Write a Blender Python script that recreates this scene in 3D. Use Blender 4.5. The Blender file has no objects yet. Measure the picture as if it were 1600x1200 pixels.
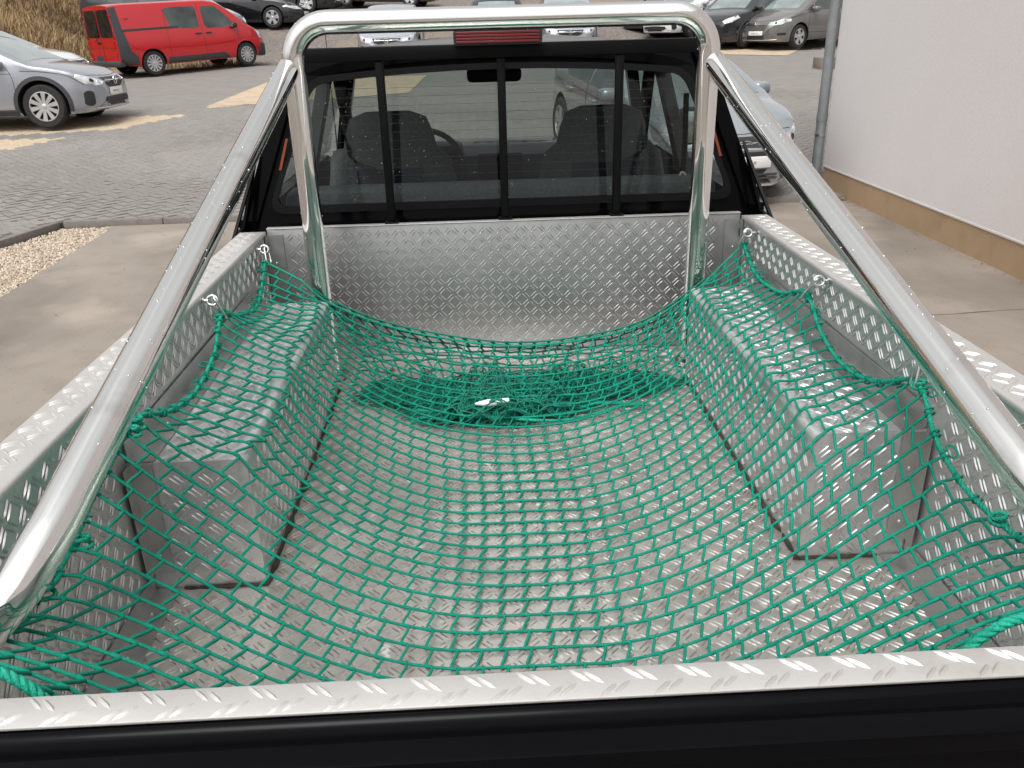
import bpy, bmesh, math, random
import numpy as np
from mathutils import Vector, Matrix
from mathutils.bvhtree import BVHTree

random.seed(7); rng = np.random.default_rng(11)
scene = bpy.context.scene
col = scene.collection

# ------------------------------------------------------------------ camera
cam_d = bpy.data.cameras.new('camera'); cam = bpy.data.objects.new('camera', cam_d); col.objects.link(cam)
CAMLOC = Vector((-0.0846, -0.6305, 1.0258)); YAW, PITCH, ROLL = 0.0340, 0.4054, -0.0275
_f = Vector((math.sin(YAW)*math.cos(PITCH), math.cos(YAW)*math.cos(PITCH), -math.sin(PITCH)))
_r0 = Vector((math.cos(YAW), -math.sin(YAW), 0)); _u0 = _r0.cross(_f)
_r = _r0*math.cos(ROLL) + _u0*math.sin(ROLL); _u = -_r0*math.sin(ROLL) + _u0*math.cos(ROLL)
cam.matrix_world = Matrix(((_r.x, _u.x, -_f.x, CAMLOC.x), (_r.y, _u.y, -_f.y, CAMLOC.y), (_r.z, _u.z, -_f.z, CAMLOC.z), (0, 0, 0, 1)))
cam_d.sensor_width = 36.0; cam_d.lens = 1296.0/1600*36; cam_d.clip_start = 0.02; cam_d.clip_end = 600
scene.camera = cam

# ------------------------------------------------------------------ sky, sun, exposure
world = bpy.data.worlds.new('World'); scene.world = world; world.use_nodes = True
wn = world.node_tree.nodes; wl = world.node_tree.links; wn.clear()
SUN_EL, SUN_AZ = math.radians(58), math.radians(200)      # azimuth from +y, clockwise
sky = wn.new('ShaderNodeTexSky'); sky.sky_type = 'NISHITA'; sky.sun_disc = False
sky.sun_elevation = SUN_EL; sky.sun_rotation = SUN_AZ; sky.dust_density = 4.0; sky.air_density = 1.0; sky.ozone_density = 1.0
hs = wn.new('ShaderNodeHueSaturation'); hs.inputs['Saturation'].default_value = 0.05
bg = wn.new('ShaderNodeBackground'); bg.inputs['Strength'].default_value = 0.108
wo = wn.new('ShaderNodeOutputWorld')
# cloud cover: an overcast sky is brightest overhead
tcw = wn.new('ShaderNodeTexCoord'); sxyz = wn.new('ShaderNodeSeparateXYZ'); wl.new(tcw.outputs['Generated'], sxyz.inputs[0])
mrw = wn.new('ShaderNodeMapRange'); mrw.inputs['From Min'].default_value = 0; mrw.inputs['From Max'].default_value = 1; mrw.inputs['To Min'].default_value = .95; mrw.inputs['To Max'].default_value = 2.1
wl.new(sxyz.outputs['Z'], mrw.inputs['Value'])
cn = wn.new('ShaderNodeTexNoise'); cn.inputs['Scale'].default_value = 2.2; cn.inputs['Detail'].default_value = 5; wl.new(tcw.outputs['Generated'], cn.inputs['Vector'])
mrc = wn.new('ShaderNodeMapRange'); mrc.inputs['From Min'].default_value = .3; mrc.inputs['From Max'].default_value = .7; mrc.inputs['To Min'].default_value = .82; mrc.inputs['To Max'].default_value = 1.18
wl.new(cn.outputs['Fac'], mrc.inputs['Value'])
mul = wn.new('ShaderNodeMath'); mul.operation = 'MULTIPLY'; wl.new(mrw.outputs[0], mul.inputs[0]); wl.new(mrc.outputs[0], mul.inputs[1])
mxw = wn.new('ShaderNodeMix'); mxw.data_type = 'RGBA'; mxw.blend_type = 'MULTIPLY'; mxw.inputs['Factor'].default_value = 1
wl.new(hs.outputs[0], mxw.inputs[6]); wl.new(mul.outputs[0], mxw.inputs[7])
wl.new(sky.outputs[0], hs.inputs['Color']); wl.new(mxw.outputs[2], bg.inputs['Color']); wl.new(bg.outputs[0], wo.inputs['Surface'])
sun_d = bpy.data.lights.new('sun', 'SUN'); sun_d.energy = 0.6; sun_d.angle = math.radians(30); sun_d.color = (1, 0.97, 0.93)
sun = bpy.data.objects.new('sun', sun_d); col.objects.link(sun)
_sd = Vector((math.sin(SUN_AZ)*math.cos(SUN_EL), math.cos(SUN_AZ)*math.cos(SUN_EL), math.sin(SUN_EL)))
sun.rotation_euler = _sd.to_track_quat('Z', 'Y').to_euler(); sun.location = (0, 0, 30)
scene.view_settings.view_transform = 'Standard'; scene.view_settings.look = 'None'
scene.view_settings.gamma = 1; scene.view_settings.use_curve_mapping = False
scene.view_settings.exposure = 0.45
scene.cycles.max_bounces = 8; scene.cycles.transparent_max_bounces = 16
scene.cycles.caustics_reflective = False; scene.cycles.caustics_refractive = False

# ------------------------------------------------------------------ materials
def mat(name, color, rough=0.6, metal=0.0, var=0.0, vscale=8.0, bump=0.0, bscale=60.0, rvar=0.0, spec=0.5, coat=0.0, detail=5.0):
    m = bpy.data.materials.new(name); m.use_nodes = True
    nt = m.node_tree; b = nt.nodes['Principled BSDF']
    b.inputs['Base Color'].default_value = (*color, 1); b.inputs['Roughness'].default_value = rough
    b.inputs['Metallic'].default_value = metal; b.inputs['Specular IOR Level'].default_value = spec
    if coat: b.inputs['Coat Weight'].default_value = coat; b.inputs['Coat Roughness'].default_value = 0.04
    tc = nt.nodes.new('ShaderNodeTexCoord')
    if var or rvar:
        n = nt.nodes.new('ShaderNodeTexNoise'); n.inputs['Scale'].default_value = vscale; n.inputs['Detail'].default_value = detail
        nt.links.new(tc.outputs['Object'], n.inputs['Vector'])
        if var:
            mr = nt.nodes.new('ShaderNodeMapRange'); mr.inputs['From Min'].default_value = .3; mr.inputs['From Max'].default_value = .7
            mr.inputs['To Min'].default_value = 1-var; mr.inputs['To Max'].default_value = 1+var
            nt.links.new(n.outputs['Fac'], mr.inputs['Value'])
            mx = nt.nodes.new('ShaderNodeMix'); mx.data_type = 'RGBA'; mx.blend_type = 'MULTIPLY'; mx.inputs['Factor'].default_value = 1
            mx.inputs[6].default_value = (*color, 1); nt.links.new(mr.outputs[0], mx.inputs[7]); nt.links.new(mx.outputs[2], b.inputs['Base Color'])
        if rvar:
            m2 = nt.nodes.new('ShaderNodeMapRange'); m2.inputs['From Min'].default_value = .3; m2.inputs['From Max'].default_value = .7
            m2.inputs['To Min'].default_value = max(.02, rough-rvar); m2.inputs['To Max'].default_value = rough+rvar
            nt.links.new(n.outputs['Fac'], m2.inputs['Value']); nt.links.new(m2.outputs[0], b.inputs['Roughness'])
    if bump:
        n2 = nt.nodes.new('ShaderNodeTexNoise'); n2.inputs['Scale'].default_value = bscale; n2.inputs['Detail'].default_value = 4
        nt.links.new(tc.outputs['Object'], n2.inputs['Vector'])
        bp = nt.nodes.new('ShaderNodeBump'); bp.inputs['Strength'].default_value = bump; bp.inputs['Distance'].default_value = 0.004
        nt.links.new(n2.outputs['Fac'], bp.inputs['Height']); nt.links.new(bp.outputs[0], b.inputs['Normal'])
    return m

def stain(m, color, scale, lo, hi, amount=1.0, detail=6.0, rough=None, stretch=(1, 1, 1)):
    """patches of another colour (spots, dirt, dried water) over a material"""
    nt = m.node_tree; b = nt.nodes['Principled BSDF']
    tc = nt.nodes.new('ShaderNodeTexCoord'); mp = nt.nodes.new('ShaderNodeMapping'); mp.inputs['Scale'].default_value = stretch
    n = nt.nodes.new('ShaderNodeTexNoise'); n.inputs['Scale'].default_value = scale; n.inputs['Detail'].default_value = detail
    nt.links.new(tc.outputs['Object'], mp.inputs['Vector']); nt.links.new(mp.outputs[0], n.inputs['Vector'])
    mr = nt.nodes.new('ShaderNodeMapRange'); mr.inputs['From Min'].default_value = lo; mr.inputs['From Max'].default_value = hi
    mr.inputs['To Max'].default_value = amount
    nt.links.new(n.outputs['Fac'], mr.inputs['Value'])
    mx = nt.nodes.new('ShaderNodeMix'); mx.data_type = 'RGBA'
    s = b.inputs['Base Color']
    if s.is_linked: nt.links.new(s.links[0].from_socket, mx.inputs[6])
    else: mx.inputs[6].default_value = s.default_value
    mx.inputs[7].default_value = (*color, 1)
    nt.links.new(mr.outputs[0], mx.inputs['Factor']); nt.links.new(mx.outputs[2], s)
    if rough is not None:
        mr2 = nt.nodes.new('ShaderNodeMix'); rs = b.inputs['Roughness']
        if rs.is_linked: nt.links.new(rs.links[0].from_socket, mr2.inputs[2])
        else: mr2.inputs[2].default_value = rs.default_value
        mr2.inputs[3].default_value = rough
        nt.links.new(mr.outputs[0], mr2.inputs[0]); nt.links.new(mr2.outputs[0], rs)
    return m

def glass_mat(name, tint, refl=1.0):
    m = bpy.data.materials.new(name); m.use_nodes = True; nt = m.node_tree; nt.nodes.clear()
    o = nt.nodes.new('ShaderNodeOutputMaterial'); t = nt.nodes.new('ShaderNodeBsdfTransparent'); t.inputs[0].default_value = (*tint, 1)
    g = nt.nodes.new('ShaderNodeBsdfGlossy'); g.inputs['Roughness'].default_value = 0.02; g.inputs[0].default_value = (refl, refl, refl, 1)
    lw = nt.nodes.new('ShaderNodeLayerWeight'); lw.inputs[0].default_value = .5; pw = nt.nodes.new('ShaderNodeMath'); pw.operation = 'POWER'; pw.inputs[1].default_value = 5; nt.links.new(lw.outputs['Facing'], pw.inputs[0]); fr = nt.nodes.new('ShaderNodeMath'); fr.operation = 'MULTIPLY_ADD'; fr.inputs[1].default_value = .9; fr.inputs[2].default_value = .04; nt.links.new(pw.outputs[0], fr.inputs[0])
    mx = nt.nodes.new('ShaderNodeMixShader')
    nt.links.new(fr.outputs[0], mx.inputs[0]); nt.links.new(t.outputs[0], mx.inputs[1]); nt.links.new(g.outputs[0], mx.inputs[2]); nt.links.new(mx.outputs[0], o.inputs[0])
    return m

M = {}
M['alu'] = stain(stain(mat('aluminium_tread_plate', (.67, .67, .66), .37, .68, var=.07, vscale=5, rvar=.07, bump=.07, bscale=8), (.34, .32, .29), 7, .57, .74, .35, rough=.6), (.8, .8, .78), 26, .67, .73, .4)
M['alu_head'] = stain(stain(mat('shaded_headboard_plate', (.40, .40, .395), .38, .75, var=.07, vscale=5, rvar=.06, bump=.07, bscale=8), (.27, .26, .24), 5, .55, .74, .4, rough=.6), (.56, .56, .55), 26, .67, .73, .4)  # base colour darkened to stand for the dim surroundings the plate reflects
M['lug_head'] = mat('worn_headboard_tread', (.62, .62, .61), .32, .9, rvar=.06, vscale=12)
M['alu_floor'] = stain(stain(mat('aluminium_floor_plate', (.60, .575, .535), .38, .66, var=.14, vscale=4, rvar=.1, bump=.08, bscale=10), (.30, .25, .20), 4.5, .52, .70, .6, rough=.65), (.88, .88, .86), 15, .665, .70, .85, detail=3, rough=.7)
M['alu_cap'] = stain(mat('aluminium_cap_plate', (.62, .60, .575), .42, .65, var=.05, vscale=9, bump=.1, bscale=300), (.42, .38, .33), 18, .58, .72, .35)
M['lug'] = stain(mat('worn_bright_tread', (.64, .64, .63), .30, .8, rvar=.08, vscale=12), (.35, .32, .28), 7, .58, .74, .35, rough=.5)
M['lug_floor'] = stain(mat('worn_floor_tread', (.60, .575, .535), .25, .8, rvar=.08, vscale=12), (.30, .26, .21), 5, .54, .72, .5, rough=.5)
M['lug_cap'] = mat('bright_cap_tread', (.64, .62, .595), .34, .8)
stain(M['alu'], (.42, .41, .39), 70, .50, .72, .40, detail=3); stain(M['alu_floor'], (.32, .29, .25), 60, .50, .72, .45, detail=3); stain(M['alu_head'], (.28, .275, .265), 70, .50, .72, .40, detail=3)
M['trim'] = mat('bare_aluminium_trim', (.55, .545, .53), .38, .9, var=.1, vscale=20, rvar=.1)
M['chrome'] = stain(mat('polished_stainless_steel', (.81, .80, .78), .08, 1.0, rvar=.05, vscale=14), (.50, .48, .44), 9, .60, .75, .5, rough=.22)
M['galv'] = mat('zinc_plated_steel', (.62, .63, .63), .3, 1.0, var=.1, vscale=60)
M['black_paint'] = mat('black_gloss_paint', (.0022, .0022, .0028), .08, 0, spec=.07, rvar=.04, vscale=6)
M['black_satin'] = mat('black_satin_powder_coat', (.005, .005, .0055), .42, 0, spec=.12, bump=.15, bscale=400)
M['black_plastic'] = mat('black_plastic', (.017, .017, .018), .55, 0, bump=.2, bscale=250)
M['rubber'] = mat('black_rubber', (.005, .005, .0055), .6, 0, spec=.1, var=.15, vscale=20)
M['net'] = mat('green_net_cord', (.001, .265, .175), .5, 0, spec=.3, var=.14, vscale=35, bump=.7, bscale=700)
M['net_dark'] = mat('green_net_cord_shaded', (.001, .19, .125), .55, 0, var=.2, vscale=30, bump=.6, bscale=700)  # same cord as the net, with shade among the folds put into its colour
M['rope'] = mat('green_border_rope', (.003, .34, .225), .45, 0, var=.15, vscale=60, bump=.8, bscale=400)
M['white_plastic'] = mat('white_plastic', (.80, .80, .78), .35)
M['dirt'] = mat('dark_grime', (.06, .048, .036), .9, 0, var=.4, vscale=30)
M['red_lens'] = mat('red_lamp_lens', (.16, .008, .012), .15, 0, coat=.7)
M['red_lens_dark'] = mat('dark_red_lamp_lens', (.05, .004, .006), .18, 0, coat=.5)
M['cab_glass'] = glass_mat('tinted_cab_glass', (.46, .51, .50), .35)
M['clear_glass'] = glass_mat('clear_cab_glass', (.82, .86, .84))
M['seat'] = mat('grey_seat_fabric', (.13, .133, .137), .9, 0, var=.2, vscale=90, bump=.3, bscale=300)
M['dash'] = mat('grey_dashboard_plastic', (.055, .058, .062), .6, 0, bump=.2, bscale=200)
M['cab_trim'] = mat('grey_cab_lining', (.10, .10, .10), .8)
M['seatblue'] = mat('blue_grey_seat_back', (.03, .042, .07), .85)
M['belt'] = mat('black_belt_webbing', (.012, .012, .013), .7)
M['orange'] = mat('orange_sticker', (.22, .045, .014), .6)
M['water'] = mat('water_drop', (.62, .63, .64), .04, .75)
M['concrete'] = stain(stain(mat('concrete_apron', (.246, .211, .176), .85, 0, var=.10, vscale=.8, bump=.4, bscale=90), (.120, .100, .078), .8, .46, .64, .7, detail=9, stretch=(1, .6, 1)), (.36, .31, .26), 1.1, .56, .7, .5)
stain(M['concrete'], (.19, .155, .122), 5, .50, .70, .45, detail=9); stain(M['concrete'], (.13, .11, .09), 45, .64, .70, .6, detail=3)
M['paver'] = mat('grey_paver', (.208, .192, .176), .9, 0, var=.11, vscale=25, bump=.5, bscale=120)
M['paver_dark'] = mat('dark_grey_paver', (.186, .171, .157), .88, 0, var=.11, vscale=25, bump=.5, bscale=120)
M['paver_light'] = mat('light_grey_paver', (.226, .209, .191), .92, 0, var=.11, vscale=25, bump=.5, bscale=120)
M['paver_sand'] = mat('sand_coloured_paver', (.45, .355, .25), .9, 0, var=.14, vscale=25, bump=.5, bscale=120)
M['joint'] = mat('paver_joint_sand', (.138, .125, .112), .95, 0, var=.2, vscale=40)
M['kerb'] = mat('concrete_kerb', (.17, .152, .137), .9, 0, var=.15, vscale=20, bump=.5, bscale=100)
M['gravel'] = mat('cream_gravel', (.55, .47, .375), .9, 0, var=.3, vscale=30)
M['gravel2'] = mat('tan_gravel', (.42, .345, .265), .9, 0, var=.3, vscale=30)
M['gravel_bed'] = mat('gravel_bed', (.30, .235, .17), .95, 0, var=.4, vscale=60)
M['lot'] = stain(mat('gravel_lot_surface', (.155, .135, .118), .95, 0, var=.30, vscale=9, bump=1.0, bscale=14, detail=10), (.24, .185, .13), .35, .5, .62, .7)
M['render_wall'] = stain(stain(mat('white_render', (.71, .675, .665), .92, 0, var=.055, vscale=75, detail=3, bump=.5, bscale=95), (.66, .60, .585), .9, .45, .75, .55), (.74, .74, .72), .7, .6, .75, .5)
M['plinth'] = stain(mat('ochre_plinth', (.40, .275, .165), .9, 0, var=.06, vscale=3, bump=.7, bscale=150), (.30, .20, .12), 5, .55, .75, .5)
M['zinc'] = stain(mat('zinc_drainpipe', (.25, .265, .27), .5, .45, var=.12, vscale=7), (.33, .35, .36), 12, .58, .75, .5)
M['grass_dry'] = mat('dry_straw_grass', (.34, .24, .125), .9, 0, var=.35, vscale=1.2)
M['grass_brown'] = mat('brown_dead_grass', (.19, .115, .055), .9, 0, var=.35, vscale=1.5)
M['hill'] = stain(mat('dry_hill_soil', (.215, .14, .07), .95, 0, var=.4, vscale=2.2, detail=9), (.11, .085, .045), .5, .48, .65, .7)
M['hedge'] = mat('far_hedge', (.05, .055, .035), .95, 0, var=.4, vscale=2)
M['tyre'] = mat('tyre_rubber', (.017, .017, .017), .8, 0, bump=.3, bscale=60)
M['alloy'] = mat('silver_alloy_wheel', (.62, .62, .62), .3, .8)
M['well'] = mat('wheel_well_black', (.008, .008, .008), .9)
M['carglass'] = mat('car_window_glass', (.040, .050, .048), .04, 0, var=.75, vscale=1.7, detail=2, spec=.7, coat=.4)
M['carglass_dark'] = mat('dark_van_glass', (.010, .011, .012), .06, 0, spec=.45)
M['carglass_pale'] = mat('car_windscreen_glass', (.19, .235, .225), .05, 0, var=.35, vscale=1.6, detail=2, spec=1.0, coat=.8)
M['lamp_glass'] = mat('headlamp_glass', (.60, .61, .62), .10, .3, var=.45, vscale=9, coat=.8)
M['plate'] = mat('number_plate_white', (.78, .78, .78), .5)
M['print_grey'] = mat('grey_print', (.33, .33, .35), .6)
M['badge'] = mat('chrome_badge', (.8, .8, .8), .12, 1.0)
M['grey_plastic'] = mat('grey_bumper_plastic', (.040, .042, .046), .7)
M['p_silver'] = mat('silver_blue_car_paint', (.34, .35, .385), .27, .55, coat=.9)
M['p_red'] = mat('red_van_paint', (.47, .005, .010), .25, 0, coat=.9)
M['p_black'] = mat('black_car_paint', (.008, .008, .010), .15, 0, coat=.9)
M['p_dark'] = mat('dark_grey_car_paint', (.06, .062, .07), .25, .4, coat=.9)
M['p_taupe'] = mat('taupe_metallic_paint', (.195, .186, .176), .3, .5, coat=.9)
M['p_white'] = mat('white_car_paint', (.74, .74, .75), .25, 0, coat=.9)
M['p_pale'] = mat('pale_silver_blue_paint', (.34, .37, .395), .26, .5, coat=.9)
M['p_lgrey'] = mat('light_grey_car_paint', (.42, .44, .48), .25, .5, coat=.9)

# ------------------------------------------------------------------ mesh helpers
WM = {}                                                   # world matrices of the things' empties
def tag(o, label=None, cat=None, group=None, kind=None):
    if label: o['label'] = label
    if cat: o['category'] = cat
    if group: o['group'] = group
    if kind: o['kind'] = kind
    return o
def thing(name, loc, label, cat, group=None, rot=None, kind=None):
    o = bpy.data.objects.new(name, None); col.objects.link(o); o.empty_display_size = .2
    m = Matrix.Translation(loc)
    if rot is not None: m = m @ rot
    o.matrix_world = m; WM[o.name] = m.copy()
    return tag(o, label, cat, group, kind)

class MB:
    def __init__(s): s.v = []; s.f = []; s.n = 0
    def add(s, vs, fs):
        n = s.n; vs = [tuple(map(float, p)) for p in vs]
        s.v += vs; s.f += [tuple(i+n for i in f) for f in fs]; s.n += len(vs); return s
    def box(s, x0, x1, y0, y1, z0, z1, bev=0.0, rot=None, seg=2):
        bm = bmesh.new(); bmesh.ops.create_cube(bm, size=1)
        for v in bm.verts: v.co = Vector(((x0+x1)/2+v.co.x*(x1-x0), (y0+y1)/2+v.co.y*(y1-y0), (z0+z1)/2+v.co.z*(z1-z0)))
        if bev: bmesh.ops.bevel(bm, geom=bm.edges[:], offset=bev, segments=seg, affect='EDGES', profile=.5)
        if rot is not None:
            c = Vector(((x0+x1)/2, (y0+y1)/2, (z0+z1)/2))
            for v in bm.verts: v.co = c + rot @ (v.co-c)
        return s.bm(bm)
    def bm(s, bm):
        bm.verts.index_update(); s.add([v.co for v in bm.verts], [[v.index for v in f.verts] for f in bm.faces]); bm.free(); return s
    def tube(s, pts, r, seg=8, closed=False, cap=True):
        P = np.array(pts, float); n = len(P)
        if closed: T = np.roll(P, -1, 0)-np.roll(P, 1, 0)
        else:
            T = np.empty_like(P); T[1:-1] = P[2:]-P[:-2]; T[0] = P[1]-P[0]; T[-1] = P[-1]-P[-2]
        T /= np.maximum(np.linalg.norm(T, axis=1, keepdims=True), 1e-9)
        R = np.full(n, r, float) if np.isscalar(r) else np.array(r, float)
        up = np.array((0, 0, 1.)) if abs(T[0][2]) < .9 else np.array((1., 0, 0))
        a = np.cross(up, T[0]); a /= np.linalg.norm(a)
        A = np.empty_like(P)
        for i in range(n):
            a = a - T[i]*(a@T[i]); a /= max(np.linalg.norm(a), 1e-9); A[i] = a
        B = np.cross(T, A)
        ang = np.arange(seg)*2*math.pi/seg
        V = P[:, None, :] + R[:, None, None]*(np.cos(ang)[None, :, None]*A[:, None, :] + np.sin(ang)[None, :, None]*B[:, None, :])
        fs = []
        for i in range(n if closed else n-1):
            j = (i+1) % n
            for k in range(seg):
                l = (k+1) % seg; fs.append((i*seg+k, i*seg+l, j*seg+l, j*seg+k))
        if cap and not closed: fs.append(tuple(range(seg))[::-1]); fs.append(tuple((n-1)*seg+k for k in range(seg)))
        return s.add(V.reshape(-1, 3), fs)
    def prism(s, poly, axis, a, b):
        """closed 2-D outline extruded along an axis (0 x, 1 y, 2 z)"""
        def up(p, t):
            if axis == 0: return (t, p[0], p[1])
            if axis == 1: return (p[0], t, p[1])
            return (p[0], p[1], t)
        n = len(poly); vs = [up(p, a) for p in poly]+[up(p, b) for p in poly]
        fs = [tuple(range(n)), tuple(range(2*n-1, n-1, -1))]+[(i, i+n, (i+1) % n+n, (i+1) % n) for i in range(n)]
        return s.add(vs, fs)
    def lathe(s, prof, seg=24, centre=(0, 0, 0), axis=1):
        vs = []; n = len(prof)
        for k in range(seg):
            a = 2*math.pi*k/seg
            for r, t in prof:
                c, d = r*math.cos(a), r*math.sin(a)
                p = (c, t, d) if axis == 1 else ((c, d, t) if axis == 2 else (t, c, d))
                vs.append((p[0]+centre[0], p[1]+centre[1], p[2]+centre[2]))
        fs = [(k*n+i, k*n+i+1, ((k+1) % seg)*n+i+1, ((k+1) % seg)*n+i) for k in range(seg) for i in range(n-1)]
        return s.add(vs, fs)
    def ball(s, c, r, sub=1, scale=(1, 1, 1), zmin=None):
        bm = bmesh.new(); bmesh.ops.create_icosphere(bm, subdivisions=sub, radius=1)
        for v in bm.verts: v.co = Vector((c[0]+v.co.x*r*scale[0], c[1]+v.co.y*r*scale[1], c[2]+v.co.z*r*scale[2]))
        return s.bm(bm)
    def build(s, name, m, parent=None, smooth=35, label=None, cat=None, group=None, kind=None, fixn=True, local=False):
        me = bpy.data.meshes.new(name); me.from_pydata(s.v, [], s.f)
        if fixn and s.n < 60000:
            b = bmesh.new(); b.from_mesh(me); bmesh.ops.recalc_face_normals(b, faces=b.faces[:]); b.to_mesh(me); b.free()
        ms = m if isinstance(m, (list, tuple)) else [m]
        for x in ms: me.materials.append(x)
        me.shade_smooth()
        if smooth < 180: me.set_sharp_from_angle(angle=math.radians(smooth))
        o = bpy.data.objects.new(name, me); col.objects.link(o)
        if parent is not None: attach(o, parent, local)
        return tag(o, label, cat, group, kind)
def root_matrix(p):
    while p is not None:
        if p.name in WM: return WM[p.name]
        p = p.parent
    return Matrix.Identity(4)
def attach(o, parent, local=False):
    o.parent = parent
    if not local and parent.name in WM: o.matrix_parent_inverse = WM[parent.name].inverted()
    # a sub-part's mesh shares the coordinates of its part, so it needs no inverse
def rrect(w, h, r, n=5, cx=0, cy=0):
    out = []
    for (sx, sy, a0) in ((1, 1, 0), (-1, 1, 90), (-1, -1, 180), (1, -1, 270)):
        for k in range(n+1):
            a = math.radians(a0+90*k/n); out.append((cx+sx*(w/2-r)+r*math.cos(a), cy+sy*(h/2-r)+r*math.sin(a)))
    return out
def smooth_path(pts, per=8):
    P = np.array(pts, float); n = len(P); out = []
    for i in range(n-1):
        p0, p1, p2, p3 = P[max(i-1, 0)], P[i], P[i+1], P[min(i+2, n-1)]
        for k in range(per):
            t = k/per; out.append(.5*((2*p1)+(-p0+p2)*t+(2*p0-5*p1+4*p2-p3)*t*t+(-p0+3*p1-3*p2+p3)*t**3))
    out.append(P[-1]); return np.array(out)

# ------------------------------------------------------------------ terrain
G0 = -0.76
_gy = [-300, 8.1, 13.2, 15.5, 20, 23.2, 25.6, 27.5, 29.5, 32, 35, 60, 300]
_gz = [G0, G0, -.33, -.18, 0.0, .08, .22, .36, .68, 1.25, 1.9, 6.0, 14.0]
def g(y): return float(np.interp(y, _gy, _gz))
def strip_ground(name, xs, ys, m, dz=0.0, label=None, kind='structure', poly=None):
    mb = MB(); vs = [(x, y, g(y)+dz) for y in ys for x in xs]; nx = len(xs)
    mb.add(vs, [(j*nx+i, j*nx+i+1, (j+1)*nx+i+1, (j+1)*nx+i) for j in range(len(ys)-1) for i in range(nx-1)])
    return mb.build(name, m, smooth=180, kind=kind, fixn=False)
def in_poly(x, y, poly):
    c = False; n = len(poly); j = n-1
    for i in range(n):
        (xi, yi), (xj, yj) = poly[i], poly[j]
        if (yi > y) != (yj > y) and x < (xj-xi)*(y-yi)/(yj-yi)+xi: c = not c
        j = i
    return c
ys_all = sorted(set(_gy[1:-1]) | set(np.arange(8.1, 36, .5)))
strip_ground('ground', [-300, -60, -20, -10, 0, 10, 20, 60, 300], [-300, -50, -10]+list(ys_all)+[60, 300], M['lot'], -.06)
# concrete apron beside and under the truck
KERB_A, KERB_B = (-4.42, 8.17), (-5.6, 3.6)
apron = MB().prism([(3.87, -12), (3.87, 8.12), (-3.92, 8.12), (-3.86, 7.91), (-3.75, 5.6), (-3.55, 1.5), (-3.4, -12)][::-1], 2, G0-.05, G0).build('concrete_apron', M['concrete'], kind='structure')
crack = MB()
for (x0, y0, x1, y1) in ((-3.4, 2.05, -1.2, 2.25), (-1.2, 2.25, .9, 2.2), (1.2, 4.3, 3.86, 4.42)):
    P = smooth_path([(x0, y0, 0), ((x0*2+x1)/3, y0+.03, 0), ((x0+2*x1)/3, y1-.03, 0), (x1, y1, 0)], 6)
    P[:, 1] += rng.normal(0, .007, len(P)); w = rng.uniform(.0015, .004, len(P))
    vs = [(p[0], p[1]-ww, G0+.003) for p, ww in zip(P, w)]+[(p[0], p[1]+ww, G0+.003) for p, ww in zip(P, w)]
    n = len(P); crack.add(vs, [(i, i+1, n+i+1, n+i) for i in range(n-1)])
crack.build('crack', M['dirt'], apron, kind='stuff', local=True)

# gravel wedge
bed = MB().prism([(-3.93, 8.10), (-3.87, 7.9), (-3.76, 5.6), (-3.56, 1.5), (-6.1, 1.5), (-5.52, 3.6), (-4.36, 8.10)], 2, G0-.05, G0-.015).build('gravel_bed', M['gravel_bed'], kind='structure')
for mm, nn in (('gravel', 10500), ('gravel2', 6500)):
    mb = MB(); k = 0
    poly = [(-3.9, 8.07), (-3.85, 7.9), (-3.74, 5.6), (-3.6, 2.6), (-5.5, 3.6), (-4.38, 8.07)]
    while k < nn:
        x, y = rng.uniform(-5.6, -3.6), rng.uniform(3.2, 8.07)
        if not in_poly(x, y, poly): continue
        r = rng.uniform(.006, .0145); a = rng.uniform(0, 6.28); k += 1
        pr = [(math.cos(a+q*2*math.pi/5)*r*rng.uniform(.7, 1.2), math.sin(a+q*2*math.pi/5)*r*rng.uniform(.7, 1.2)) for q in range(5)]
        z = G0-.02+rng.uniform(0, .02)
        vs = [(x+p[0], y+p[1], z) for p in pr]+[(x+p[0]*.6, y+p[1]*.6, z+r*rng.uniform(.6, 1)) for p in pr]
        mb.add(vs, [(5, 6, 7, 8, 9)]+[(q, (q+1) % 5, 5+(q+1) % 5, 5+q) for q in range(5)])
    mb.build('gravel', M[mm], smooth=20, kind='stuff', fixn=False)

# ------------------------------------------------------------------ paving: herringbone pavers with real joints
BAY = [[(-5.11, 14.8), (-5.85, 13.5), (-7.6, 13.25), (-12, 13.1), (-12, 15.0)],
       [(-6.43, 12.93), (-6.97, 12.08), (-8.2, 11.2), (-12, 11.2), (-12, 12.6)],
       [(-5.05, 15.58), (-4.86, 20.9), (-1.2, 20.9), (-1.4, 17.0), (-4.1, 15.9)],
       [(7.0, 24.8), (8.7, 23.9), (10.2, 26.6), (7.6, 27.2)]]
def paver_zone(x, y):
    if y > 15.85: return False
    if y > 8.22: return -13 < x < 9.5 and not (x > 3.85 and y < 8.95)
    t = (8.17-y)/(8.17-3.6); return x < -4.50-t*1.18 and x > -9 and y > 3.8
yard = strip_ground('paved_yard', [-14, -10, -6, -2, 2, 6, 10.5], [8.20, 9.5, 11, 12.2, 13.2, 14.4, 15.5, 15.85], M['joint'], -.012)
strip = MB().prism([(-4.48, 8.2), (-5.66, 3.6), (-14, 3.6), (-14, 8.2)], 2, G0-.05, G0+.048).build('paved_verge', M['joint'], kind='structure')
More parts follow.
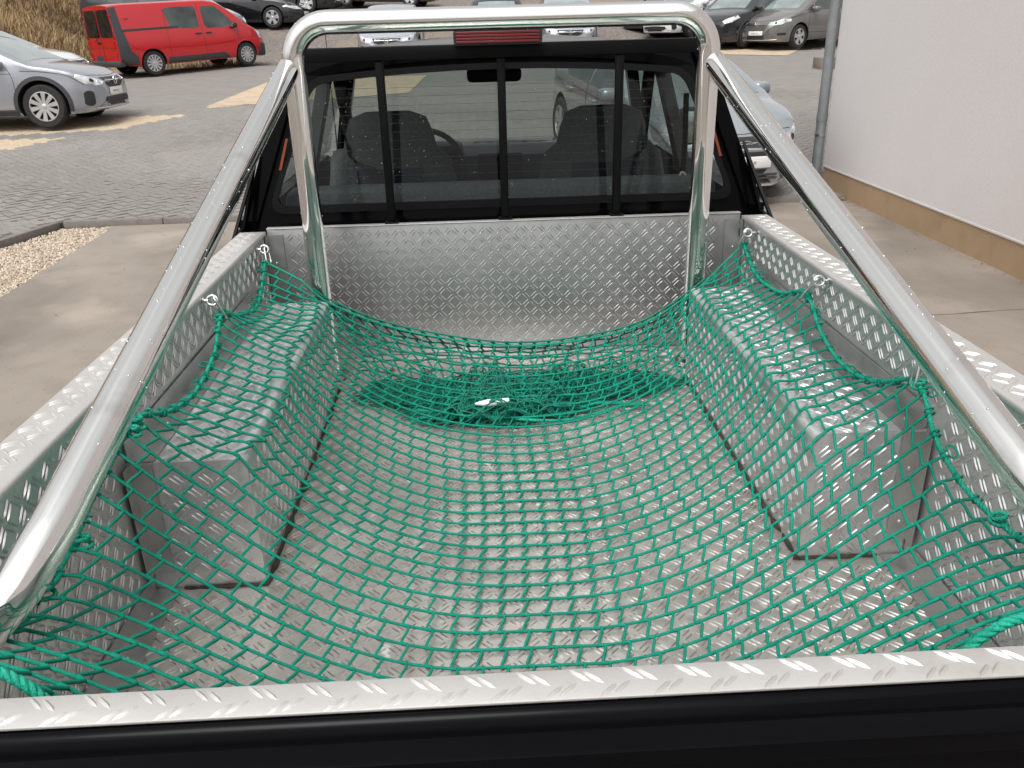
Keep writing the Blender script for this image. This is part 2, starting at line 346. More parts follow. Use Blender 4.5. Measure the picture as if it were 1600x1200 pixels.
# far paving, too far away to tell the stones apart
far_m = mat('far_grey_paving', (.200, .184, .168), .9, 0, var=.12, vscale=3.0, bump=.5, bscale=40, detail=9)
strip_ground('far_paving', [-14, -10, -6, -2, 2, 6, 10, 16], [15.70, 17, 18.5, 20, 21.5, 23.2, 24.6, 25.4], far_m, -.007)
far_sand = mat('far_sand_paving', (.43, .335, .235), .9, 0, var=.16, vscale=5.0, bump=.5, bscale=40, detail=9)
def flat_patch(name, poly, m, dz, ymin=-99):
    pts = [p for p in poly]; ys = [max(ymin, p[1]) for p in pts]
    bm = bmesh.new(); vs = [bm.verts.new((p[0], y, 0)) for p, y in zip(pts, ys)]; bm.faces.new(vs)
    for yy in np.arange(math.floor(min(ys))+.5, max(ys), .5):
        bmesh.ops.bisect_plane(bm, geom=bm.verts[:]+bm.edges[:]+bm.faces[:], plane_co=(0, yy, 0), plane_no=(0, 1, 0))
    for v in bm.verts: v.co.z = g(v.co.y)+dz
    return MB().bm(bm).build(name, m, kind='structure', smooth=180, fixn=False)
for p in BAY[2:]: flat_patch('parking_bay', p, far_sand, .003, 15.76)

W_ = 0.1
cells = []
c45, s45 = math.cos(math.radians(45)), math.sin(math.radians(45))
for a in range(-140, 240):
    for b in range(-120, 120):
        bx, by = a+2*b, a-2*b
        for (ox, oy, w, h) in ((0, 0, 2, 1), (0, 1, 1, 2)):
            cx, cy = (bx+ox+w/2)*W_, (by+oy+h/2)*W_
            X, Y = cx*c45-cy*s45-2.0, cx*s45+cy*c45+3.0
            if not paver_zone(X, Y): continue
            cells.append((X, Y, w > h))
def in_frame(p):
    d = Vector(p)-CAMLOC; z = d.dot(_f)
    if z < .1: return None
    return (800+1296*d.dot(_r)/z, 600-1296*d.dot(_u)/z, z)
def paver_mesh(X, Y, horiz, base, jit):
    hw, hh = (.0965, .0465) if horiz else (.0465, .0965)
    dz, tx, ty = jit
    slope = (g(Y+.05)-g(Y-.05))/.1
    zc = g(Y) if Y > 8.2 else G0+.06
    if Y < 8.2: slope = 0
    vs = []
    for (k, z0) in ((1.0, -.02), (1.0, -.004), (.93, 0.0)):
        for (sx, sy) in ((-1, -1), (1, -1), (1, 1), (-1, 1)):
            ex = (hw-(1-k)*.06)*sx; ey = (hh-(1-k)*.06)*sy
            px, py = ex*c45-ey*s45, ex*s45+ey*c45
            vs.append((X+px-base[0], Y+py-base[1], zc+dz+z0+py*slope+px*tx+py*ty-base[2]))
    fs = [(8, 9, 10, 11)]+[(i, (i+1) % 4, 4+(i+1) % 4, 4+i) for i in range(4)]+[(4+i, 4+(i+1) % 4, 8+(i+1) % 4, 8+i) for i in range(4)]
    return vs, fs
ranked = []
for i, (X, Y, h) in enumerate(cells):
    q = in_frame((X, Y, g(Y)))
    vis = q and 0 < q[0] < 430-(q[1]-330)*.6 and 0 < q[1] < 400
    ranked.append((q[2] if vis else 99+i*1e-6, i))
ranked.sort(); single = {i for _, i in ranked[:300]}
bulk = {k: MB() for k in ('paver', 'paver_dark', 'paver_light', 'paver_sand')}
shared = {}
for i, (X, Y, h) in enumerate(cells):
    sand = any(in_poly(X, Y, p) for p in BAY)
    nz = math.sin(X*1.7+math.sin(Y*1.3)*2)+math.sin(Y*2.1+X*.8)+rng.normal(0, .8)
    k = 'paver_sand' if sand else ('paver_dark' if nz < -1.1 else ('paver_light' if nz > 1.0 else 'paver'))
    jit = (rng.normal(0, .0008), rng.normal(0, .0025), rng.normal(0, .0025))
    if i in single:
        zc = g(Y) if Y > 8.2 else G0+.06
        key = (h, k)
        if key not in shared:
            vs, fs = paver_mesh(X, Y, h, (X, Y, zc), (0, 0, 0)); me = bpy.data.meshes.new('paver'); me.from_pydata(vs, [], fs); me.materials.append(M[k]); shared[key] = me
        o = bpy.data.objects.new('paver', shared[key]); col.objects.link(o); o.location = (X, Y, zc+jit[0]); o.rotation_euler = (jit[1], jit[2], 0); o.parent = yard
    else:
        vs, fs = paver_mesh(X, Y, h, (0, 0, 0), jit); bulk[k].add(vs, fs)
for k, mb in bulk.items():
    if mb.n: mb.build('pavers', M[k], yard, smooth=30, kind='stuff', fixn=False, local=True)

# kerb stones
kerb = bpy.data.objects.new('kerb', None); col.objects.link(kerb); kerb['kind'] = 'structure'; WM[kerb.name] = Matrix.Identity(4)
def kerb_run(a, b, n):
    a, b = Vector((*a, 0)), Vector((*b, 0)); d = (b-a)/n; L = d.length; ang = math.atan2(d.y, d.x)
    for i in range(n):
        c = a+d*(i+.5)
        MB().box(c.x-L/2+.004, c.x+L/2-.004, c.y-.04, c.y+.04, G0-.06, G0+.062+random.uniform(-.003, .003), .008, Matrix.Rotation(ang, 3, 'Z')).build('kerb_stone', M['kerb'], kerb)
kerb_run((-4.40, 8.165), (3.8, 8.165), 8)
kerb_run((-4.46, 8.13), (-5.62, 3.6), 5)

# ================================================================== pickup truck
truck = thing('pickup_truck', (0, 1.6, G0), 'black pickup truck with open load bed lined in aluminium tread plate', 'pickup truck')
L, HW, WO, HR = 2.0375, .769, .851, .450
BX, BYN, BYF, BH = .545, .78, 1.766, .288
def lugs(parent, m, o, u, v, n, w, h, p=.0280, ln=.0142, wd=.0026, ht=.0023, skip=None, ph=(0, 0)):
    """raised lozenges of the tread plate: pairs of bars, alternately at +45 and -45 degrees"""
    o, u, v, n = (np.array(q, float) for q in (o, u, v, n))
    prof = np.array([(-1, 0, 0), (-.55, -.8, 0), (.55, -.8, 0), (1, 0, 0), (.55, .8, 0), (-.55, .8, 0), (-.62, 0, 1), (.62, 0, 1)])
    faces = [(0, 1, 6), (1, 2, 7, 6), (2, 3, 7), (3, 4, 7), (4, 5, 6, 7), (5, 0, 6)]
    vs, fs = [], []; cnt = 0
    for i in range(-1, int(w/p)+2):
        for j in range(-1, int(h/p)+2):
            cu, cv = (i+.5)*p+ph[0], (j+.5)*p+ph[1]; s = 1 if (i+j) % 2 == 0 else -1
            a = math.radians(45*s); ca, sa = math.cos(a), math.sin(a)
            for off in (-.0048, .0048):
                sh = off*.35
                mu, mv = cu-sa*off+ca*sh, cv+ca*off+sa*sh
                L2 = ln*.7071+.001
                if mu-L2 < 0 or mu+L2 > w or mv-L2 < 0 or mv+L2 > h: continue
                if skip and skip(mu, mv): continue
                loc = prof*np.array((ln, wd, ht))
                P = o+np.outer(mu+loc[:, 0]*ca-loc[:, 1]*sa, u)+np.outer(mv+loc[:, 0]*sa+loc[:, 1]*ca, v)+np.outer(loc[:, 2]-.0002, n)
                vs.append(P); fs += [tuple(k+cnt for k in f) for f in faces]; cnt += 8
    if not vs: return
    mb = MB(); mb.add(np.concatenate(vs), fs)
    return mb.build('tread_pattern', m, parent, smooth=75, kind='stuff', fixn=True, local=True)

# bed floor
fl = MB().box(-HW, HW, .0, L, -.006, 0).build('bed_floor', M['alu_floor'], truck)
lugs(fl, M['lug_floor'], (-.73, .02, 0), (1, 0, 0), (0, 1, 0), (0, 0, 1), 1.46, 2.0, skip=lambda a, b: abs(a-.73) > BX-.012 and BYN-.03 < b+.02 < BYF+.03)
# headboard
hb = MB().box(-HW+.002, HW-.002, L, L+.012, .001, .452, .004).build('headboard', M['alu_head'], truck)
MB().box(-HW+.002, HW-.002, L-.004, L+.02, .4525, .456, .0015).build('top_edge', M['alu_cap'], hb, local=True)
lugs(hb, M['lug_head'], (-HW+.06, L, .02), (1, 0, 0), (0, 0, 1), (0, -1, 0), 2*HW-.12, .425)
sh = MB().box(-.52, .52, L-.045, L-.003, .004, .007, .001).build('floor_trim', M['alu_cap'], truck)
# sides with folded caps
for s in (-1, 1):
    a, b = sorted((s*(HW+.001), s*(HW+.012)))
    sp = MB().box(a, b, .03, L, .001, .4455).build('side_panel', M['alu'], truck)
    if s < 0: lugs(sp, M['lug'], (-HW, .06, .01), (0, 1, 0), (0, 0, 1), (1, 0, 0), L-.1, .432, skip=lambda a, b: BYN-.06 < a+.06 < BYF+.06 and b+.01 < BH+.055)
    else: lugs(sp, M['lug'], (HW, L-.04, .01), (0, -1, 0), (0, 0, 1), (-1, 0, 0), L-.1, .432, skip=lambda a, b: BYN-.06 < (L-.04-a) < BYF+.06 and b+.01 < BH+.055)
    xi, xo, r = HW-.0035, WO, .007
    poly = [(s*xi, .440)]+[(s*(xi+r-r*math.cos(t)), HR-r+r*math.sin(t)) for t in np.linspace(0, math.pi/2, 7)]+[(s*(xo-r+r*math.sin(t)), HR-r+r*math.cos(t)) for t in np.linspace(0, math.pi/2, 7)]+[(s*xo, .30)]
    inn = [(s*(xo-.003), .30), (s*(xo-.003), HR-.007), (s*(xo-.007), HR-.003), (s*(xi+.007), HR-.003), (s*(xi+.003), HR-.007), (s*(xi+.003), .440)]
    cp = MB().prism(poly+inn, 1, .0, L-.02).build('rail_cap', M['alu_cap'], truck, smooth=40)
    x0 = min(s*(xi+.008), s*(xo-.008))
    lugs(cp, M['alu_cap'], (x0, .01, HR), (1, 0, 0), (0, 1, 0), (0, 0, 1), WO-HW-.012, L-.04, p=.0265, ph=(.001, 0))
    # outer body side of the bed
    MB().box(*sorted((s*(WO+.004), s*(WO+.05))), -.06, 2.16, -.32, .36, .02).build('bed_side', M['black_paint'], truck)
    MB().box(*sorted((s*(HW+.02), s*(WO-.006))), .0, L-.03, .0, .38).build('inner_frame', M['black_plastic'], truck)
# wheel boxes
for s in (-1, 1):
    r = .014
    arc = [(s*(BX+r-r*math.cos(t)), BH-r+r*math.sin(t)) for t in np.linspace(0, math.pi/2, 7)]
    poly = [(s*HW, 0.001), (s*BX, 0.001)]+arc+[(s*HW, BH)]
    wb = MB().prism(poly, 1, BYN, BYF).build('wheel_box', M['alu'], truck, smooth=40)
    if s < 0:
        lugs(wb, M['lug'], (-BX, BYN, .01), (0, 1, 0), (0, 0, 1), (1, 0, 0), BYF-BYN, BH-.03)
        lugs(wb, M['lug'], (-HW+.05, BYN, BH), (1, 0, 0), (0, 1, 0), (0, 0, 1), HW-BX-.07, BYF-BYN)
        lugs(wb, M['lug'], (-HW+.045, BYN, .01), (1, 0, 0), (0, 0, 1), (0, -1, 0), HW-BX-.06, BH-.015)
    else:
        lugs(wb, M['lug'], (BX, BYF, .01), (0, -1, 0), (0, 0, 1), (-1, 0, 0), BYF-BYN, BH-.03)
        lugs(wb, M['lug'], (BX+.022, BYN, BH), (1, 0, 0), (0, 1, 0), (0, 0, 1), HW-BX-.07, BYF-BYN)
        lugs(wb, M['lug'], (BX+.012, BYN, .01), (1, 0, 0), (0, 0, 1), (0, -1, 0), HW-BX-.06, BH-.015)
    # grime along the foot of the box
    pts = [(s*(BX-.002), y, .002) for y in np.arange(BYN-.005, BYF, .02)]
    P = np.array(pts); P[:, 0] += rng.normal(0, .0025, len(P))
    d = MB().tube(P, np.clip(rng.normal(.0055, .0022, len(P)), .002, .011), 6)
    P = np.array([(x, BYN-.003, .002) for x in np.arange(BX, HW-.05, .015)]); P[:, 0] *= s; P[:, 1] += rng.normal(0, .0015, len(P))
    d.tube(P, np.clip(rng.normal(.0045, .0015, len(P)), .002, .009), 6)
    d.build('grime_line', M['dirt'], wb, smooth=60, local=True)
# angle trims with rivets
def angle_trim(p, q, a, b, w1=.038, w2=.038, t=.0022):
    p, q, a, b = (np.array(v, float) for v in (p, q, a, b)); mb = MB()
    for (d, n, w) in ((a, b, w1), (b, a, w2)):
        vs = []
        for e in (p, q):
            vs += [e, e+d*w, e+d*w+n*t, e+n*t]
        mb.add(vs, [(0, 1, 2, 3), (7, 6, 5, 4), (0, 4, 5, 1), (1, 5, 6, 2), (2, 6, 7, 3), (3, 7, 4, 0)])
    o = mb.build('angle_trim', M['trim'], truck, smooth=20)
    ln = np.linalg.norm(q-p); n = max(2, int(ln/.12)); d = (q-p)/ln
    for k in range(n):
        c = p+d*(ln*(k+.35)/n)
        for (e, nn) in ((a, b),):
            cc = c+e*.02+nn*t
            MB().ball(cc, .0042, 1, (1, 1, 1)).build('rivet', M['galv'], o, smooth=180, local=True)
e = .0015
for s in (-1, 1):
    ix = -s
    angle_trim((s*(HW-e), .04, e), (s*(HW-e), BYN-.004, e), (ix, 0, 0), (0, 0, 1), .05, .035)
    angle_trim((s*(HW-e), BYF+.004, e), (s*(HW-e), L-e, e), (ix, 0, 0), (0, 0, 1), .04, .035)
    angle_trim((s*(HW-.0025), BYN+.002, BH+e), (s*(HW-.0025), BYF-.002, BH+e), (ix, 0, 0), (0, 0, 1), .048, .042)
    angle_trim((s*(HW-.005), BYN-e, .040), (s*(HW-.005), BYN-e, BH-.002), (ix, 0, 0), (0, -1, 0), .042, .03)
    angle_trim((s*(HW-e), L-e, .01), (s*(HW-e), L-e, .435), (ix, 0, 0), (0, -1, 0), .05, .03)
    MB().box(*sorted((s*(HW-.05), s*(HW-.001))), .012, .055, .004, .40, .003).build('corner_post', M['trim'], truck)

# tailgate
tg = MB().box(-.80, .80, -.085, -.002, -.06, .430, .006).build('tailgate', M['black_paint'], truck)
ts = MB().box(-.84, .84, -.0395, .0, .4475, .4510, .0012).build('top_strip', M['alu_cap'], tg, local=True)
def lug_strip():
    prof = np.array([(-1, 0, 0), (-.5, -.85, 0), (.5, -.85, 0), (1, 0, 0), (.5, .85, 0), (-.5, .85, 0), (-.5, 0, 1), (.5, 0, 1)])*np.array((.0128, .0031, .0025))
    faces = [(0, 1, 6), (1, 2, 7, 6), (2, 3, 7), (3, 4, 7), (4, 5, 6, 7), (5, 0, 6)]
    mb = MB()
    for k in range(-16, 17):
        for (x, y, a) in ((k*.0515, -.0112, -42), (k*.0515+.0258, -.0292, 42)):
            for o in (-.0058, .0058):
                ca, sa = math.cos(math.radians(a)), math.sin(math.radians(a)); cx, cy = x+o*1.15, y-o*.25*(1 if a < 0 else -1)
                if abs(cx) > .82: continue
                mb.add([(cx+p[0]*ca-p[1]*sa, cy+p[0]*sa+p[1]*ca, .4509+p[2]) for p in prof], faces)
    mb.build('tread_pattern', M['alu_cap'], ts, smooth=75, kind='stuff', local=True)
lug_strip()
MB().box(-.80, .80, -.0035, -.0005, .0, .4465).build('inner_face', M['alu'], tg, local=True)
# rolled lips below the strip (profile across the gate, extruded along it)
lip = [(-.0400, .4460), (-.0440, .4455), (-.0500, .4400), (-.0530, .4300), (-.0560, .4235), (-.0610, .4225), (-.0660, .4250), (-.0735, .4245), (-.0805, .4190), (-.0865, .4080), (-.0900, .3900), (-.0930, .3000), (-.0930, .02), (-.03, .02), (-.03, .4460)]
MB().prism(lip, 0, -.842, .842).build('outer_skin', M['black_paint'], tg, smooth=50, local=True)
MB().box(-.10, .10, -.108, -.090, .21, .27, .006).build('handle', M['black_plastic'], tg, local=True)

# roll bar ------------------------------------------------------------
rbar = MB()
HY, HX, HT, RR = 1.875, .585, 1.053, .0315
def arc(cx, cz, r, a0, a1, n=12): return [(cx+r*math.cos(math.radians(a)), HY, cz+r*math.sin(math.radians(a))) for a in np.linspace(a0, a1, n)]
path = [(-HX, HY, z) for z in np.linspace(.004, .93, 14)]+arc(-HX+.105, HT-.105, .105, 180, 90)[1:]+[(x, HY, HT) for x in np.linspace(-.42, .42, 14)]+arc(HX-.105, HT-.105, .105, 90, 0)+[(HX, HY, z) for z in np.linspace(.93, .004, 14)]
roll = rbar.tube(path, RR, 24).build('roll_bar', M['chrome'], truck, smooth=60)
def side_tube(A, B, s):
    A, B = np.array(A), np.array(B); d = B-A
    pts = [A+d*t for t in np.linspace(-.004, .86, 20)]
    q = A+d*.9; pts += [q+np.array((s*.012, -.01, -.012)), q+np.array((s*.045, -.03, -.045)), q+np.array((s*.070, -.035, -.075))]
    return MB().tube(pts, RR, 24).build('side_tube', M['chrome'], roll, smooth=60, local=True), pts
tl, pl = side_tube((-.598, 1.868, .935), (-.690, .1, .337), -1)
tr, pr = side_tube((.600, 1.868, .922), (.655, .1, .378), 1)
for s in (-1, 1):
    MB().lathe([(0, .003), (.055, .003), (.058, .006), (.058, .010), (.036, .011), (.033, .022)], 24, (s*HX, HY, 0), axis=2).build('base_flange', M['chrome'], roll, smooth=40, local=True)
# water drops clinging to the tubes
drops = MB()
def drops_on(pts, n, rr=RR):
    P = np.array(pts)
    for _ in range(n):
        i = rng.integers(0, len(P)-1); t = rng.uniform(); c = P[i]*(1-t)+P[i+1]*t; d = P[i+1]-P[i]; d /= np.linalg.norm(d)
        a = np.cross(d, (0, 1, .3)); a /= np.linalg.norm(a); b = np.cross(d, a)
        th = rng.uniform(0, 6.283); nrm = a*math.cos(th)+b*math.sin(th)
        drops.ball(c+nrm*(rr-.0004), rng.uniform(.0009, .0024)*(1 if rng.uniform() > .1 else 1.5), 1)
drops_on(pl[:20], 170); drops_on(pr[:20], 170); drops_on(path[12:-12], 90); drops_on(path[:12], 40); drops_on(path[-12:], 40)
drops.build('water_drops', M['water'], roll, smooth=180, kind='stuff', local=True, fixn=False)

# rack in front of the rear window -------------------------------------
RY = 2.063
rack = MB().box(-.605, .605, RY-.018, RY+.018, .945, .985, .004).build('window_guard', M['black_satin'], truck)
for x in (-.367, 0.0, .362):
    MB().box(x-.0125, x+.0125, RY-.0125, RY+.0125, .462, .9445, .004).build('guard_bar', M['black_satin'], rack, local=True)
    MB().box(x-.022, x+.022, RY-.024, RY+.016, .4570, .461, .001).build('bar_foot', M['black_satin'], rack, local=True)
# third brake light
bl = MB().prism(rrect(.262, .044, .010, 4, -.008, 1.003), 1, 2.012, 2.050).build('brake_light', M['black_plastic'], rack, smooth=40, local=True)
for k in range(4):
    z = .9905+k*.0083
    MB().box(-.132, .116, 2.007, 2.0115, z-.0034, z+.0034, .0015).build('brake_light_lens', M['red_lens'] if k % 2 else M['red_lens'], rack, local=True)
# triangular stays at the rear corners of the cab
for s in (-1, 1):
    A, B, C = np.array((s*.885, 2.035, .395)), np.array((s*.885, 2.195, .395)), np.array((s*.800, 2.19, .66))
    cen = (A+B+C)/3; inn = [p+(cen-p)*.42 for p in (A, B, C)]; th = np.array((s*.008, 0, .003))
    vs = [A, B, C]+inn; vs = vs+[p+th for p in vs]
    fs = []
    for k in range(3):
        l = (k+1) % 3; fs += [(k, l, 3+l, 3+k), (6+l, 6+k, 9+k, 9+l), (l, k, 6+k, 6+l), (3+k, 3+l, 9+l, 9+k)]
    MB().add(vs, fs).build('corner_stay', M['black_satin'], truck)
    MB().box(*sorted((s*.765, s*.885)), L-.018, 2.20, .372, .410, .006).build('corner_cover', M['black_plastic'], truck)

# cab --------------------------------------------------------------------
def ring(outer, inner, depth, name, m, parent, local=False):
    """a frame: two outlines of equal length (3-D points) closed in depth"""
    n = len(outer); d = np.array(depth)
    vs = list(outer)+list(inner)+[np.array(p)+d for p in outer]+[np.array(p)+d for p in inner]
    fs = []
    for i in range(n):
        j = (i+1) % n
        fs += [(i, j, n+j, n+i), (2*n+j, 2*n+i, 3*n+i, 3*n+j), (j, i, 2*n+i, 2*n+j), (n+i, n+j, 3*n+j, 3*n+i)]
    return MB().add(vs, fs).build(name, m, parent, smooth=40, local=local)
def trapz(wb, wt, zb, zt, r, yb, yt, crown=0.0, n=6):
    """rounded trapezoid on the raked rear wall; y follows z"""
    c = [(wt, zt), (-wt, zt), (-wb, zb), (wb, zb)]; out = []
    for k in range(4):
        p = np.array(c[k]); a = np.array(c[k-1])-p; b = np.array(c[(k+1) % 4])-p
        a = a/np.linalg.norm(a); b = b/np.linalg.norm(b)
        for t in np.linspace(0, 1, n):
            q = p+a*r*(1-t)**2+b*r*t**2; out.append(q)
        if k == 0 or k == 2:
            e = np.array(c[(k+1) % 4]); f0 = p+b*r; f1 = e-b*r
            for t in np.linspace(0, 1, 9)[1:-1]: out.append(f0+(f1-f0)*t)
    res = []
    for x, z in out:
        if z > (zb+zt)/2: z = z+crown*(1-(x/wt)**2)
        res.append((x, yb+(yt-yb)*(z-zb)/(zt-zb), z))
    return res
cab = ring(trapz(.905, .675, .36, .945, .05, 2.185, 2.30, .028), trapz(.785, .625, .478, .885, .06, 2.205, 2.290, .030), (0, .05, 0), 'cab_rear_wall', M['black_paint'], truck)
seal = ring(trapz(.793, .632, .470, .892, .06, 2.192, 2.279, .030), trapz(.768, .612, .494, .873, .05, 2.196, 2.276, .030), (0, .012, 0), 'window_seal', M['rubber'], truck)
gl = trapz(.775, .618, .487, .880, .055, 2.203, 2.283, .030)
mb = MB(); c = np.mean(np.array(gl), 0); mb.add(gl+[tuple(c)], [(i, (i+1) % len(gl), len(gl)) for i in range(len(gl))])
rw = mb.build('rear_window', M['cab_glass'], truck, smooth=180)
wires = MB()
for k in range(13):
    z = .525+k*.0275; hw = .775+(.618-.775)*(z-.487)/.393-.035; y = 2.2005+.08*(z-.487)/.393
    wires.tube([(-hw, y, z), (0, y, z), (hw, y, z)], .00045, 4, cap=False)
wires.build('heating_wires', M['dirt'], rw, local=True, smooth=180, fixn=False)
dr = MB()
for _ in range(190):
    z = rng.uniform(.49, .89); x = rng.uniform(-.62, .62)
    if rng.uniform() < .45: x = rng.normal(-.42, .12)
    if abs(x) > .60: continue
    dr.ball((x, 2.2012+.08*(z-.487)/.393, z), rng.uniform(.0007, .0018), 1, (1, .5, 1))
dr.build('rain_drops', M['water'], rw, smooth=180, kind='stuff', local=True, fixn=False)
for s in (-1, 1):
    MB().prism([(s*.735, .61), (s*.744, .61), (s*.709, .71), (s*.701, .71)], 1, 2.2178, 2.2198).build('window_sticker', M['orange'], rw, local=True)
# roof: crowned sheet
mb = MB(); nx, ny = 17, 14; vs = []
ysr = np.linspace(2.292, 3.52, ny)
for y in ysr:
    t = (y-2.292)/(3.52-2.292); zc = .950+.052*math.sin(math.pi*min(1, .12+t*.75))-.025*max(0, t-.75)*4*.3; w = .672+.02*math.sin(math.pi*t)
    for i in range(nx):
        q = -1+2*i/(nx-1); vs.append((q*w, y, zc-.050*q*q-.030*abs(q)**8))
top = list(vs); low = [(x, y, z-.03) for x, y, z in vs]; n0 = len(vs)
fs = [(j*nx+i, j*nx+i+1, (j+1)*nx+i+1, (j+1)*nx+i) for j in range(ny-1) for i in range(nx-1)]
fs2 = [tuple(n0+k for k in f[::-1]) for f in fs]
edge = [i for i in range(nx)]+[j*nx+nx-1 for j in range(1, ny)]+[(ny-1)*nx+i for i in range(nx-2, -1, -1)]+[j*nx for j in range(ny-2, 0, -1)]
fs3 = [(edge[k], n0+edge[k], n0+edge[(k+1) % len(edge)], edge[(k+1) % len(edge)]) for k in range(len(edge))]
roof = MB().add(top+low, fs+fs2+fs3).build('roof', M['black_paint'], truck, smooth=45)
MB().tube([(-.86, 4.18, .36), (-.862, 4.2, .7), (-.866, 4.22, 1.03)], [.004, .003, .0018], 8).build('antenna', M['black_plastic'], truck)
# cab sides: door skins and pillars
for s in (-1, 1):
    dp = MB()
    dp.prism([(2.19, -.25), (3.95, -.25), (3.95, .40), (3.75, .455), (2.19, .455)], 0, *sorted((s*.84, s*.895)))
    dp.build('door', M['black_paint'], truck)
    MB().box(*sorted((s*.894, s*.915)), 2.62, 2.80, .31, .345, .006).build('door_handle', M['black_plastic'], truck)
    def pillar(name, a, b, w, d, m=M['black_paint']):
        a, b = np.array(a), np.array(b); mb = MB(); vs = []
        for p in (a, b): vs += [p+(-d/2, -w/2, 0), p+(d/2, -w/2, 0), p+(d/2, w/2, 0), p+(-d/2, w/2, 0)]
        mb.add(vs, [(0, 1, 2, 3), (7, 6, 5, 4)]+[(i, 4+i, 4+(i+1) % 4, (i+1) % 4) for i in range(4)])
        return mb.build(name, m, truck)
    pillar('rear_pillar', (s*.855, 2.235, .45), (s*.665, 2.325, .945), .10, .05)
    pillar('door_pillar', (s*.80, 2.93, .42), (s*.645, 2.90, .96), .10, .045, M['cab_trim'])
    pillar('windscreen_pillar', (s*.80, 3.98, .45), (s*.64, 3.50, .945), .06, .055)
    vs = [(s*.858, 2.29, .455), (s*.858, 3.93, .455), (s*.655, 3.50, .935), (s*.672, 2.34, .935)]
    MB().add(vs, [(0, 1, 2, 3)]).build('side_window', M['clear_glass'], truck)
    mm = MB().box(*sorted((s*.93, s*1.08)), 3.62, 3.72, .46, .64, .03).build('door_mirror', M['black_plastic'], truck)
    MB().box(*sorted((s*.945, s*1.065)), 3.614, 3.619, .475, .625, .002).build('mirror_glass', M['badge'], mm, local=True)
    # belts
    MB().add([(s*.60, 2.87, .93), (s*.645, 2.86, .93), (s*.585, 2.72, .58), (s*.54, 2.74, .58), (s*.36, 2.60, .40), (s*.31, 2.62, .40)], [(0, 1, 2, 3), (3, 2, 4, 5)]).build('seat_belt', M['belt'], truck)
MB().add([(-.80, 4.0, .46), (.80, 4.0, .46), (.64, 3.52, .945), (-.64, 3.52, .945)], [(0, 1, 2, 3)]).build('windscreen', M['clear_glass'], truck)
bp = MB().tube([(.66, 2.42, .80), (.665, 2.42, .62), (.662, 2.42, .53)], .010, 8).build('belt_end', M['belt'], truck)
MB().tube([(.66+.012*math.cos(t)*1.0-.012*math.sin(t)*.3, 2.40, .505+.026*math.sin(t)) for t in np.linspace(0, 6.283, 18)[:-1]], .0042, 6, closed=True).build('belt_tongue', M['white_plastic'], bp, local=True)
# cab floor, rear shelf, dash
MB().box(-.83, .83, 2.26, 4.05, -.25, -.20).build('cab_floor', M['dash'], truck)
MB().box(-.76, .76, 2.30, 2.46, .20, .520, .03).build('rear_shelf', M['seat'], truck)
dash = MB().prism([(3.55, .16), (3.50, .36), (3.56, .455), (3.70, .485), (4.0, .455), (4.0, .16)], 0, -.80, .80).build('dashboard', M['dash'], truck, smooth=30)
MB().box(-.50, -.15, 3.49, 3.66, .455, .520, .03).build('instrument_hood', M['dash'], dash, local=True)
MB().box(-.08, .14, 3.50, 3.56, .30, .47, .01).build('centre_console', M['black_plastic'], dash, local=True)
sw = MB().tube([(-.33+.185*math.cos(t), 3.36+.065*math.sin(t), .425+.17*math.sin(t)) for t in np.linspace(0, 6.283, 37)[:-1]], .0135, 8, closed=True).build('steering_wheel', M['black_plastic'], truck)
MB().box(-.40, -.26, 3.36, 3.44, .37, .46, .02).build('wheel_hub', M['black_plastic'], sw, local=True)
for k in (-1, 0, 1):
    MB().tube([(-.33, 3.38, .42), (-.33+.17*math.sin(k*1.75), 3.36-.05*math.cos(k*1.75), .425-.16*math.cos(k*1.75))], .011, 6).build('wheel_spoke', M['black_plastic'], sw, local=True)
rm = MB().box(-.115, .135, 3.40, 3.43, .80, .865, .02).build('rear_view_mirror', M['black_plastic'], truck)
MB().tube([(.01, 3.42, .85), (.01, 3.50, .90)], .010, 8).build('mirror_stem', M['black_plastic'], rm, local=True)
def seat(cx):
    yb = 2.80
    bm = bmesh.new(); rows = [(.16, .26, 0), (.30, .265, .02), (.45, .26, .05), (.56, .235, .075), (.60, .185, .085), (.66, .172, .09), (.715, .150, .095), (.738, .09, .10)]
    prev = None; nseg = 20; vr = []
    for (z, hw, dy) in rows:
        th = .075 if z < .58 else .055
        if z > .73: th = .03
        vr.append([bm.verts.new((cx+hw*np.sign(math.cos(a))*abs(math.cos(a))**.55, yb+dy*-.2+th*np.sign(math.sin(a))*abs(math.sin(a))**.6, z)) for a in np.linspace(0, 2*math.pi, nseg+1)[:-1]])
    for a, b in zip(vr[:-1], vr[1:]):
        for i in range(nseg): bm.faces.new((a[i], a[(i+1) % nseg], b[(i+1) % nseg], b[i]))
    bm.faces.new(vr[-1]); bm.faces.new(vr[0][::-1])
    st = MB().bm(bm).build('seat', M['seat'], truck, smooth=60)
    MB().box(cx-.25, cx+.25, 2.84, 3.30, .02, .19, .05).build('seat_cushion', M['seat'], st, local=True)
    MB().box(cx-.13, cx+.13, yb-.094, yb-.0785, .25, .53, .01).build('seat_back_panel', M['seatblue'], st, local=True)
seat(-.425); seat(.42)
